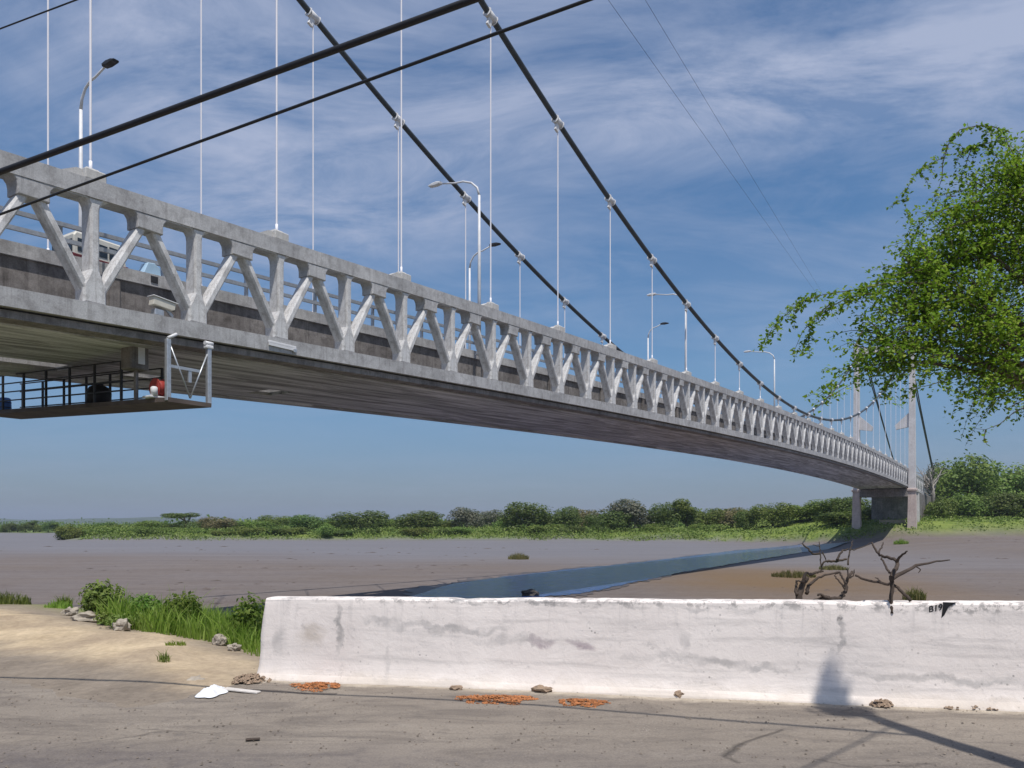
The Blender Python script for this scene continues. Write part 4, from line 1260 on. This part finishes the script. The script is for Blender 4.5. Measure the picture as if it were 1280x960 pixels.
# (picture column, picture row of the top, width in px, distance, kind, leaf)
bank = [
    (3, 656, 16, 366, 'scrub', 'leaf_dark'), (12, 653, 14, 364, 'round', 'leaf_dark'), (22, 654, 14, 366, 'round', 'leaf_dark'), (32, 652, 15, 364, 'round', 'leaf_dark'), (42, 651, 11, 366, 'tall', 'leaf_dark'), (50, 655, 14, 366, 'round', 'leaf_mid'),
    (61, 650, 14, 360, 'round', 'leaf_dark'), (70, 653, 9, 360, 'tall', 'leaf_mid'), (78, 657, 14, 356, 'scrub', 'leaf_mid'),
    (92, 659, 34, 200, 'scrub', 'leaf_olive'), (112, 653, 34, 205, 'round', 'leaf_olive'), (130, 651, 28, 212, 'round', 'leaf_dark'), (152, 652, 40, 215, 'round', 'leaf_mid'), (186, 650, 44, 212, 'round', 'leaf_mid'), (210, 654, 30, 220, 'round', 'leaf_olive'),
    (232, 640, 40, 216, 'umbrella', 'leaf_dark'), (270, 645, 34, 214, 'round', 'leaf_brown'), (296, 651, 34, 220, 'round', 'leaf_dark'), (322, 650, 34, 218, 'round', 'leaf_olive'), (344, 643, 34, 224, 'round', 'leaf_mid'),
    (386, 641, 44, 212, 'round', 'leaf_dark'), (415, 650, 30, 220, 'round', 'leaf_mid'), (450, 637, 56, 208, 'round', 'leaf_dark'), (488, 648, 34, 218, 'round', 'leaf_mid'), (522, 636, 56, 208, 'round', 'leaf_dark'), (552, 650, 36, 220, 'round', 'leaf_olive'),
    (583, 633, 36, 216, 'round', 'leaf_grey'), (612, 635, 40, 235, 'round', 'leaf_grey'), (634, 645, 30, 220, 'round', 'leaf_mid'), (660, 624, 58, 205, 'round', 'leaf_dark'), (688, 642, 30, 218, 'round', 'leaf_mid'), (706, 630, 34, 212, 'round', 'leaf_dark'),
    (728, 633, 36, 228, 'round', 'leaf_brown'), (750, 640, 30, 214, 'round', 'leaf_dark'), (785, 623, 62, 206, 'round', 'leaf_grey'), (768, 636, 44, 201, 'round', 'leaf_dark'), (829, 626, 36, 205, 'round', 'leaf_dark'), (859, 625, 30, 205, 'tall', 'leaf_mid'),
    (884, 634, 36, 212, 'round', 'leaf_mid'), (914, 632, 42, 212, 'round', 'leaf_brown'), (933, 635, 26, 195, 'round', 'leaf_dark'), (966, 627, 42, 192, 'round', 'leaf_mid'), (1000, 629, 40, 195, 'round', 'leaf_mid'), (1032, 622, 46, 190, 'round', 'leaf_mid'),
    (1062, 618, 50, 186, 'round', 'leaf_dark'), (1050, 638, 60, 172, 'round', 'leaf_mid'), (1088, 630, 40, 176, 'round', 'leaf_dark'),
    (1206, 567, 66, 190, 'round', 'leaf_mid'), (1250, 574, 62, 196, 'round', 'leaf_olive'), (1290, 578, 60, 196, 'round', 'leaf_mid'), (1174, 574, 40, 212, 'round', 'leaf_grey'), (1176, 617, 44, 172, 'scrub', 'leaf_mid'),
    (1212, 614, 50, 174, 'round', 'leaf_mid'), (1246, 612, 54, 175, 'round', 'leaf_dark'), (1284, 610, 56, 174, 'round', 'leaf_mid'), (1340, 590, 80, 190, 'round', 'leaf_mid'),
]
for i_ in range(30):
    px_ = 96 + i_ * 30.5 + random.uniform(-9, 9)
    bank.append((px_, 657 + random.uniform(-5, 6), random.uniform(30, 52), 199 + random.uniform(-3, 6), 'scrub', random.choice(['leaf_olive', 'leaf_mid', 'leaf_mid', 'leaf_dark'])))
bank.sort(key=lambda q: q[0])
shade = {'leaf_dark': 'dark green', 'leaf_mid': 'mid green', 'leaf_olive': 'olive green', 'leaf_brown': 'dry brownish', 'leaf_grey': 'pale greyish'}
shape = {'round': 'rounded tree', 'umbrella': 'flat topped tree', 'tall': 'narrow tall tree', 'scrub': 'low bush'}
count = {}
for i, (px, py, wd, Y, kind, lf) in enumerate(bank):
    x = (px - 640) / F * Y; z0 = float(terrain_h(x, Y)) - .1
    h = EYE + (HZ - py) / F * Y - z0; wm = wd / F * Y
    td, cd = proto(kind, lf, 11 + i % 3 + len(kind))
    t = empty('scrub_bush' if kind == 'scrub' else 'bank_tree', (x, Y, z0), random.uniform(0, 6.28))
    sx = {'round': wm / 1.05, 'umbrella': wm / 1.2, 'tall': wm / .55, 'scrub': wm / 2.2}[kind] * 1.32
    for d_, nm in ((td, 'trunk'), (cd, 'crown')):
        o = link(bpy.data.objects.new(nm, d_), t); o.scale = (sx, sx, h)
    if px < 80: zone = 'on the distant far left shore'
    elif px > 1160: zone = 'right of the far bridge tower'
    elif px > 925: zone = 'on the bank under the bridge end'
    else: zone = 'on the far river bank'
    key = (zone, kind, lf); count[key] = count.get(key, 0) + 1
    t['_key'] = '|'.join(key); t['_n'] = count[key]; t['_y'] = 'round' if kind == 'round' else kind
    t['category'] = 'bush' if kind == 'scrub' else 'tree'; t['group'] = 'trees and bushes ' + zone
for t in [o for o in C.objects if o.get('_key')]:
    zone, kind, lf = t['_key'].split('|'); tot = count[(zone, kind, lf)]; n_ = t['_n']
    lab = shade[lf] + ' ' + shape[kind] + ' ' + zone
    if tot > 1: lab = f'{ORD[n_ - 1]} {shade[lf]} {shape[kind]} from the left {zone}'
    t['label'] = lab
    for kk in ('_key', '_n', '_y'): del t[kk]

# bare grey tree beside the tower
bt = empty('bare_tree', (92.5, 176, float(terrain_h(92.5, 176)))); tag(bt, 'pale nearly leafless tree just right of the far bridge tower', 'tree')
bm = bmesh.new(); hh = 13.5
add_tube(bm, [(0, 0, -.3), (.2, 0, 5), (-.2, 0, 8)], [.5, .38, .3], 8)
for _ in range(16):
    a_ = random.uniform(0, 6.28); z0 = random.uniform(4.5, 8); ln = random.uniform(2.5, 5)
    p1 = Vector((math.cos(a_) * ln * .5, math.sin(a_) * ln * .5, z0 + ln * .5)); p2 = Vector((math.cos(a_) * ln * .8, math.sin(a_) * ln * .8, min(hh, z0 + ln)))
    add_tube(bm, [(0, 0, z0), p1, p2], [.2, .12, .04], 5)
    for _ in range(3):
        e = p1 + Vector((random.gauss(0, 1.2), random.gauss(0, 1.2), random.uniform(.3, 2))); add_tube(bm, [p1, e], [.07, .02], 4)
obj('trunk', bm, M['palebark'], bt)

# low scrub and grass covering the far bank (uncountable)
n_ = 95000
x = rng.uniform(-118, 150, n_); b = rng.exponential(11, n_) + rng.uniform(.3, 3, n_); Y = shore_y(x) + b
dens = np.clip(.5 + .5 * wob(x, Y, .12), 0, 1); dens = np.where((x > 45) & (b < 14), dens * .35, dens)
ok = (b < 75) & (Y < 310) & (rng.random(n_) < dens)
x, b, Y, dens = x[ok], b[ok], Y[ok], dens[ok]; n_ = len(x)
h = rng.random(n_) ** 1.6 * np.where(x < 50, 1.5, .9) * (.3 + dens) * np.minimum(1, b / 5)
nr_ = rng.normal(size=(n_, 3)) + np.array([0, -.3, .8])
v, f = leaf_quads(np.stack([x, Y, terrain_h(x, Y) + h], 1), nr_, rng.uniform(.2, .58, n_), .8)
tag(obj_np('undergrowth', v, f, M['leaf_olive']), 'green and olive undergrowth along the far river bank', 'undergrowth', kind='stuff')
n_ = 60000
x = rng.uniform(-1000, 1300, n_); Y = np.where(x > -150, rng.uniform(235, 420, n_), rng.uniform(420, 900, n_))
ok = (Y > shore_y(x) + 8)
x, Y = x[ok], Y[ok]; n_ = len(x)
h = rng.random(n_) * np.where(x > -150, 4.6, 7) * np.clip(.55 + .6 * wob(x, Y, .03), .1, 1.2)
v, f = leaf_quads(np.stack([x, Y, terrain_h(x, Y) + h], 1), rng.normal(size=(n_, 3)) + np.array([0, -.4, .6]), rng.uniform(.8, 1.7, n_), .8)
tag(obj_np('distant_woodland', v, f, M['leaf_dark']), 'hazy dark woodland behind the far bank', 'woodland', kind='stuff')


# ================================================================== NEAR GRASS AND WEEDS
def blades(n, sampler, hmin, hmax, wid, lean=.35):
    V, Fc = [], []
    for i in range(n):
        x, y, z, hs_ = sampler()
        h = rng.uniform(hmin, hmax) * hs_; a = rng.uniform(0, 6.28); la = rng.uniform(0, 6.28); l = rng.random() * lean * h
        dx, dy = math.cos(a) * wid * .5, math.sin(a) * wid * .5; lx, ly = math.cos(la) * l, math.sin(la) * l
        b = len(V)
        V += [(x - dx, y - dy, z - .03), (x + dx, y + dy, z - .03), (x + dx * .7 + lx * .35, y + dy * .7 + ly * .35, z + h * .6), (x - dx * .7 + lx * .35, y - dy * .7 + ly * .35, z + h * .6), (x + lx + dx * .1, y + ly + dy * .1, z + h), (x + lx - dx * .1, y + ly - dy * .1, z + h)]
        Fc += [(b, b + 1, b + 2, b + 3), (b + 3, b + 2, b + 4, b + 5)]
    return V, Fc


def slope_sampler():
    while True:
        x = rng.uniform(-6.75, -1.2); s = rng.uniform(-.6, 4.5)
        e = float(edge_y(x)); y = e + s
        if s < -.1 + .35 * float(wob(x, y, 1.1)): continue
        if rng.random() > np.clip((x + 6.85) / 1.1, .05, 1) ** 1.3: continue
        c = .62 + .5 * float(wob(x, y, .9))
        if rng.random() > c + .25: continue
        return x, y, float(terrain_h(x, y)), max(.35, c) * rng.choice((.55, .8, 1.0, 1.0, 1.2))
V, Fc = blades(17000, slope_sampler, .22, .56, .02, .8)
tag(obj_np('grass', V, Fc, M['grass']), 'tall bright green grass on the slope left of the white wall', 'grass', kind='stuff')


def tuft(label, x, y, r, h, n, mat='grass', z=None, name='grass_tuft', wid=.02):
    z0 = float(terrain_h(x, y)) if z is None else z
    def smp():
        a = rng.uniform(0, 6.28); q = r * rng.random() ** .5
        return math.cos(a) * q, math.sin(a) * q, 0.0, 1 - .55 * q / r
    V, Fc = blades(n, smp, h * .5, h, wid, .8)
    o = obj_np(name, V, Fc, M[mat]); o.location = (x, y, z0)
    return tag(o, label, 'grass' if name == 'grass_tuft' else 'bush')


def bushlet(label, x, y, w_, h, n, mat, leaf):
    lob = [(random.uniform(-.5, .5) * w_ * .6, random.uniform(-.3, .3) * w_, h * random.uniform(.35, .65), w_ * .33, w_ * .33, h * .38) for _ in range(6)]
    pts, nrm = crown_points(lob, n, .2)
    t = empty('small_bush', (x, y, float(terrain_h(x, y)))); tag(t, label, 'bush')
    v, f = leaf_quads(pts, nrm, rng.uniform(.6, 1.3, len(pts)) * leaf, .5); obj_np('foliage', v, f, M[mat], t)
    bm = bmesh.new()
    for l in lob: add_tube(bm, [(0, 0, -.03), (l[0] * .5, l[1] * .5, l[2] * .5), (l[0], l[1], l[2])], [.012, .009, .004], 5)
    obj('stem', bm, M['bark'], t)
    return t


bushlet('dark green bush at the left head of the grass slope', -6.5, 12.6, .62, .66, 1500, 'leaf_mid', .08)
bushlet('low pale bush beside the rocks where the sand meets the grass', -5.95, 11.9, .42, .24, 500, 'leaf_olive', .06)
bushlet('leafy green bush rising out of the middle of the grass slope', -4.75, 11.6, .55, .62, 1100, 'grassleaf', .07)
bushlet('leafy green bush in the grass nearest to the white wall', -3.55, 10.7, .5, .66, 1000, 'grassleaf', .07)
bushlet('spreading green bush in the grass between the two rocks and the dark bush', -5.6, 12.2, .6, .5, 1000, 'grassleaf', .07)
bushlet('dusty low bush in front of the grass slope', -5.6, 11.55, .55, .25, 500, 'leaf_mid', .06)
tuft('round green tuft on the mud just left of the dark bush', -9.3, 16.6, .16, .34, 160, wid=.022)
tuft('lower green tuft right at the sand edge on the left', -8.9, 15.7, .25, .24, 160, 'grass')
tuft('yellowish tuft at the left edge of the picture', -10.2, 16.2, .4, .36, 300, 'leaf_olive')
tuft('small dry weed alone on the sandy strip near the wall', -3.85, 8.85, .07, .17, 60, 'leaf_olive', wid=.012)
tuft('tiny tuft beside the pale rock below the grass', -4.1, 9.75, .12, .10, 90, 'grass', wid=.012)
def bed_tuft(label, px, py, r, h, n, mat):
    Y = (EYE + 2.4) * F / (py - HZ); x = (px - 640) / F * Y
    return tuft(label, x, Y, r, h, n, mat, wid=.07)
bed_tuft('lone weed clump on the mud in mid river', 648, 699, 1.2, 1.0, 420, 'drygrass')
bed_tuft('yellow green weed bed left of the dead branches', 992, 721, 1.6, .7, 500, 'drygrass')
bed_tuft('yellow green clump between the two dead shrubs', 1042, 712, 1.2, .6, 400, 'drygrass')
bed_tuft('small green weed before the bridge pier', 1126, 685, 1.2, 1.3, 300, 'grass')
bed_tuft('dry weed right of the dead branch above the wall', 1143, 750, .55, .9, 260, 'drygrass')

# ================================================================== DEAD SHRUBS BEHIND THE WALL
def dead(label, root_px, chains, Y, cat='dead shrub', name='dead_branch'):
    base = P(root_px[0], root_px[1], Y)
    t = empty(name, base); tag(t, label, cat)
    bm = bmesh.new()
    for ch, r0, r1, dy in chains:
        pl = [P(x, y, Y + dy * i / max(1, len(ch) - 1)) - base for i, (x, y) in enumerate(ch)]
        sm_ = []
        for i in range(len(pl) - 1):
            for q in range(4):
                t_ = q / 4; p0 = pl[max(0, i - 1)]; p1 = pl[i]; p2 = pl[i + 1]; p3 = pl[min(len(pl) - 1, i + 2)]
                sm_.append(.5 * ((2 * p1) + (p2 - p0) * t_ + (2 * p0 - 5 * p1 + 4 * p2 - p3) * t_ ** 2 + (3 * p1 - p0 - 3 * p2 + p3) * t_ ** 3))
        sm_.append(pl[-1])
        n = len(sm_)
        for p in sm_[1:-1]: p += Vector((random.gauss(0, .0005), random.gauss(0, .0005), random.gauss(0, .0005))) * Y
        add_tube(bm, sm_, [(r0 + (r1 - r0) * i / (n - 1)) * Y / F for i in range(n)], 7)
    obj('branches', bm, M['dead'], t)
    return t


dead('forked dead branch propped on the wall top with one long arm to the right', (1115, 767), [
    ([(1115, 767), (1113, 752), (1115, 735), (1114, 722)], 2.0, 2.8, .05),
    ([(1114, 724), (1128, 716), (1145, 708), (1165, 703), (1187, 700)], 3.0, .8, .5),
    ([(1114, 722), (1119, 712), (1122, 704), (1115, 698), (1104, 696), (1096, 690), (1090, 678)], 3.0, 1.1, .3),
    ([(1121, 702), (1126, 695), (1134, 689)], 2.0, .9, -.2), ([(1098, 692), (1102, 684), (1104, 678)], 1.3, .6, .2),
    ([(1112, 716), (1106, 706), (1102, 697)], 1.6, 1.0, .2),
    ([(1138, 751), (1128, 740), (1116, 731), (1103, 729), (1088, 726), (1069, 719)], 2.2, 1.5, .3),
    ([(1103, 729), (1098, 724), (1094, 722)], 1.2, .5, .2), ([(1113, 752), (1110, 750)], 1.4, .7, 0), ([(1145, 708), (1150, 712), (1148, 716)], .9, .4, .1)], 7.03)
dead('short black stump curling up to a dead tufted crown behind the wall', (1020, 752), [
    ([(1018, 752), (1035, 750), (1050, 747), (1056, 740), (1058, 728), (1062, 720), (1065, 714)], 3.4, 1.4, .2),
    ([(1058, 729), (1053, 722), (1050, 716), (1044, 718)], 1.6, .8, .1), ([(1060, 724), (1060, 714), (1057, 711)], 1.2, .5, .1), ([(1062, 722), (1067, 718), (1068, 712)], 1.2, .5, 0),
    ([(1056, 736), (1048, 724), (1043, 719)], 1.4, .7, .1), ([(1036, 749), (1026, 743), (1022, 744)], 2.2, 1.2, 0), ([(1040, 748), (1030, 746), (1022, 749)], 2.5, 1.4, .1)], 9.6)
dead('gnarled dead root with a pale upright stub behind the wall', (998, 754), [
    ([(999, 754), (1000, 742), (1003, 730), (1009, 722)], 4.6, 3.0, .1), ([(996, 744), (995, 734), (996, 727)], 2.2, 1.2, .1), ([(1008, 742), (1011, 732), (1018, 726), (1030, 719), (1050, 715)], 2.4, 1.0, .4),
    ([(1003, 729), (1008, 716), (1012, 720)], 2.4, 1.0, 0), ([(1013, 717), (1022, 715), (1029, 714)], 1.8, 1.2, .1), ([(995, 726), (1003, 727)], 1.2, .9, 0)], 9.9)
dead('thin dead twigs sticking up against the shallow water', (1026, 714), [
    ([(1026, 708), (1026, 700), (1025, 688), (1024, 677)], .9, .5, .2), ([(1026, 693), (1016, 691), (1008, 685), (1003, 679)], 1.4, .8, .2), ([(1025, 683), (1016, 681)], .6, .4, 0), ([(1028, 690), (1031, 697), (1034, 702)], .9, .5, 0),
    ([(1060, 706), (1062, 690), (1066, 676)], 1.2, .5, .3), ([(1034, 702), (1046, 701), (1058, 699)], 1.6, 1.4, .1), ([(1062, 688), (1075, 685), (1090, 678)], .8, .4, .4), ([(1046, 700), (1052, 690), (1060, 686)], 1.6, .9, .2), ([(1026, 714), (1028, 704), (1036, 701)], 1.0, 1.2, 0)], 18.0)

# ================================================================== STONES, RUBBLE, LITTER
def gpt(px, py, h=0.0):
    Y = (EYE - h) * F / (py - HZ); return Vector(((px - 640) / F * Y, Y, h))
def stone(label, px, py, wpx, hpx, mat='stone', seed=1, name='stone', on=None):
    p = gpt(px, py); z = float(terrain_h(p.x, p.y))
    s_ = p.y / F
    bm = bmesh.new(); add_blob(bm, (0, 0, hpx * s_ * .35), (wpx * s_ * .5, wpx * s_ * .4, hpx * s_ * .62), .28, seed, 3, 1.7)
    o = obj(name, bm, M[mat], smooth=False); o.location = (p.x, p.y, z + .012)
    return tag(o, label, 'stone')
stone('flat brown stone against the wall foot between two orange patches', 678, 867, 24, 8, 'stone', 2)
stone('small flat brown stone at the left end of the middle orange patch', 570, 864, 16, 6, 'stone', 3)
stone('small orange brown stone at the wall foot near the middle', 848, 872, 20, 9, 'stone', 4)
stone('pale rock among the sand at the head of the grass slope', 88, 772, 17, 10, 'rock', 5, 'rock')
stone('pale rock in front of the low dusty bush', 152, 797, 20, 14, 'rock', 6, 'rock')
stone('grey rock at the foot of the grass close to the wall', 275, 812, 18, 13, 'rock', 7, 'rock')
stone('smaller grey rock right of the one at the grass foot', 293, 817, 14, 8, 'rock', 8, 'rock')
stone('low crumbled stone on the sandy bank left of the grass', 110, 785, 34, 12, 'rock', 9, 'rock')
bm = bmesh.new(); add_blob(bm, (0, 0, .1), (.45, .4, .26), .3, 12, 3)
o = obj('rock', bm, M['darkrock']); x_, y_ = wp(662, 745.5); o.location = (x_, y_, WZ + .05); tag(o, 'dark rock at the edge of the blue channel', 'stone')


def crumbs(label, px, py, wpx, dpx, n, mat, cat, name, h=.02, size=(.003, .013)):
    p = gpt(px, py); rx = wpx * p.y / F * .5; ry = dpx * p.y * p.y / (EYE * F) * .5
    bm = bmesh.new()
    n = int(n * 2.2); oo = Vector((px, py, 0))
    for i in range(n):
        a = random.uniform(0, 6.28); q = random.random() ** .8 * (1 + .5 * mnoise.noise(Vector((math.cos(a) * 1.6, math.sin(a) * 1.6, 3)) + oo))
        if mnoise.noise(Vector((math.cos(a) * q * 3.5, math.sin(a) * q * 3.5, 7)) + oo) < -.12: continue
        x, y = math.cos(a) * q * rx, math.sin(a) * q * ry + .15 * WALL_DIR.y / WALL_DIR.x * math.cos(a) * q * rx
        s_ = random.uniform(*size)
        z = h * (1 - q * q) * random.random()
        m_ = Matrix.Translation((x, y, z + s_ * .3)) @ Matrix.Rotation(random.uniform(0, 6.28), 4, 'Z') @ Matrix.Rotation(random.gauss(0, .5), 4, 'X')
        vv = [bm.verts.new(m_ @ Vector(c_)) for c_ in ((-s_, -s_ * .5, 0), (s_ * .8, -s_ * .6, 0), (s_, s_ * .5, 0), (-s_ * .7, s_ * .6, 0), (0, 0, s_ * .7))]
        for f in ((0, 1, 4), (1, 2, 4), (2, 3, 4), (3, 0, 4)): bm.faces.new([vv[k] for k in f])
    o = obj(name, bm, M[mat]); o.location = (p.x, p.y, .016)
    return tag(o, label, cat)


crumbs('bright orange heap of crumbs near the left end of the wall', 397, 860, 62, 10, 900, 'orange', 'rubble', 'rubble_heap', .02)
crumbs('longest orange strip of crumbs below the flat brown stones', 620, 876, 100, 11, 1300, 'orange', 'rubble', 'rubble_heap', .018)
crumbs('short orange strip of crumbs right of the longest one', 725, 881, 70, 10, 900, 'orange', 'rubble', 'rubble_heap', .018)
crumbs('grey and brown rubble strewn at the free end of the wall', 312, 853, 46, 12, 260, 'stone', 'rubble', 'rubble_heap', .05, (.008, .028))
crumbs('scattered dead leaves at the wall foot beside the pole shadow', 1102, 884, 26, 6, 90, 'stone', 'litter', 'leaf_litter', .05, (.012, .03))
crumbs('thin trail of brown leaf litter along the wall foot on the right', 1215, 888, 90, 5, 60, 'stone', 'litter', 'leaf_litter', .02, (.01, .022))


def sheet(label, px, py, wpx, dpx, hgt, mat, seed, cat='litter', name='plastic_bag'):
    p = gpt(px, py); rx = wpx * p.y / F * .5; ry = dpx * p.y * p.y / (EYE * F) * .5
    bm = bmesh.new(); nr, ns = 18, 56; rings = []
    off = Vector((seed * 2.3, seed, 0))
    for i in range(nr + 1):
        t = i / nr; ring = []
        for j in range(ns):
            a = 2 * math.pi * j / ns; k = 1 + .35 * mnoise.noise(Vector((math.cos(a) * 1.4, math.sin(a) * 1.4, 0)) + off)
            x, y = math.cos(a) * rx * t * k, math.sin(a) * ry * t * k
            z = hgt * (1 - t ** 2) * (.6 + .6 * mnoise.noise(Vector((x * 11, y * 11, seed))) + .35 * abs(mnoise.noise(Vector((x * 34, y * 34, seed + 2))))) + .004
            ring.append(bm.verts.new((x, y, max(z, .003))))
        rings.append(ring)
    for a_, b_ in zip(rings, rings[1:]):
        for j in range(ns): bm.faces.new((a_[j], a_[(j + 1) % ns], b_[(j + 1) % ns], b_[j]))
    bmesh.ops.remove_doubles(bm, verts=bm.verts, dist=1e-5)
    o = obj(name, bm, M[mat], smooth=True); o.location = (p.x, p.y, .018)
    return tag(o, label, cat)


sheet('crumpled white plastic bag lying on the paving left of the wall', 264, 869, 36, 13, .075, 'whiteplastic', 3)
sheet('dull white scrap of sacking just behind the crumpled bag', 246, 853, 28, 10, .05, 'rock', 8, name='sack_scrap')
bm = bmesh.new(); add_box(bm, (-.19, -.035, 0), (.19, .035, .018), .004)
o = obj('plank', bm, M['plank']); p = gpt(302, 867); o.location = (p.x, p.y, .02); o.rotation_euler = (0, R(2), R(-18)); tag(o, 'short bleached plank beside the white plastic bag', 'plank')
bm = bmesh.new(); add_box(bm, (-.05, -.02, 0), (.05, .02, .012), .004)
o = obj('wood_chip', bm, M['dead']); p = gpt(316, 928); o.location = (p.x, p.y, .018); o.rotation_euler = (0, 0, .2); tag(o, 'single dark wood chip on the open paving', 'wood chip')
# loose grit over the paving
bm = bmesh.new()
for i in range(3200):
    Y = 4.8 + 4.4 * random.random() ** .8; x = random.uniform(-.75, .75) * Y
    if (x - WALL_A.x) * -WALL_DIR.y + (Y - WALL_A.y) * WALL_DIR.x > -.06 and x > -2.7: continue
    s_ = random.choice((.0025, .003, .003, .004, .004, .005, .006, .009)); z = .016
    vv = [bm.verts.new((x + s_ * random.uniform(.6, 1.3) * a, Y + s_ * random.uniform(.6, 1.3) * b, z + c * s_)) for a, b, c in ((-1, -1, 0), (1, -1, 0), (1, 1, 0), (-1, 1, 0), (.1, 0, 1))]
    for f in ((0, 1, 4), (1, 2, 4), (2, 3, 4), (3, 0, 4)): bm.faces.new([vv[k] for k in f])
tag(obj('grit', bm, M['grit']), 'loose stones and grit scattered over the paving', 'grit', kind='stuff')

# ------------------------------------------------ dark clods, drift and pebbles over the dry bed (uncountable)
bm = bmesh.new()
for i in range(2600):
    Y = 36 + 110 * random.random() ** 1.4; x = random.uniform(-.68, .66) * Y
    g_ = mnoise.noise(Vector((x * .045, Y * .09, 2.2)))
    if g_ < random.uniform(-.1, .5) or random.random() < .35: continue
    iy = int(np.argmin(np.abs(chan_mid[:, 1] - Y)))
    if abs(x - chan_mid[iy, 0]) < np.linalg.norm(U[iy] - Lw[iy]) * .5 + 5 or (np.abs(Y - chan_mid[:, 1]) + np.abs(x - chan_mid[:, 0])).min() < 9: continue
    z = float(terrain_h(x, Y)); s_ = random.choice((.03, .04, .05, .07, .12)) * (.6 + Y / 90); st = random.uniform(1, 3.2)
    vv = [bm.verts.new((x + a * s_ * st * random.uniform(.7, 1.2), Y + b * s_ * random.uniform(.7, 1.2), z + c * s_ * .45)) for a, b, c in ((-1, -1, 0), (1, -1, 0), (1, 1, 0), (-1, 1, 0), (.2, .1, 1))]
    for f in ((0, 1, 4), (1, 2, 4), (2, 3, 4), (3, 0, 4)): bm.faces.new([vv[k] for k in f])
tag(obj('drift_debris', bm, M['mudclod']), 'dark clods and driftwood scraps strewn over the dry river bed', 'debris', kind='stuff')

# ================================================================== HAZE
bm = bmesh.new(); add_box(bm, (-5400, -450, -4.2), (5400, 7200, 112))
hz = N('haze_air')
pvn = hz.n('ShaderNodeVolumePrincipled', ins={'Color': (.72, .80, .96, 1), 'Density': HAZE, 'Anisotropy': .2})
hz.t.links.new(pvn.outputs[0], hz.out.inputs['Volume'])
o = obj('haze', bm, hz.m); tag(o, 'thin bluish haze in the air over the river', 'haze', kind='stuff')
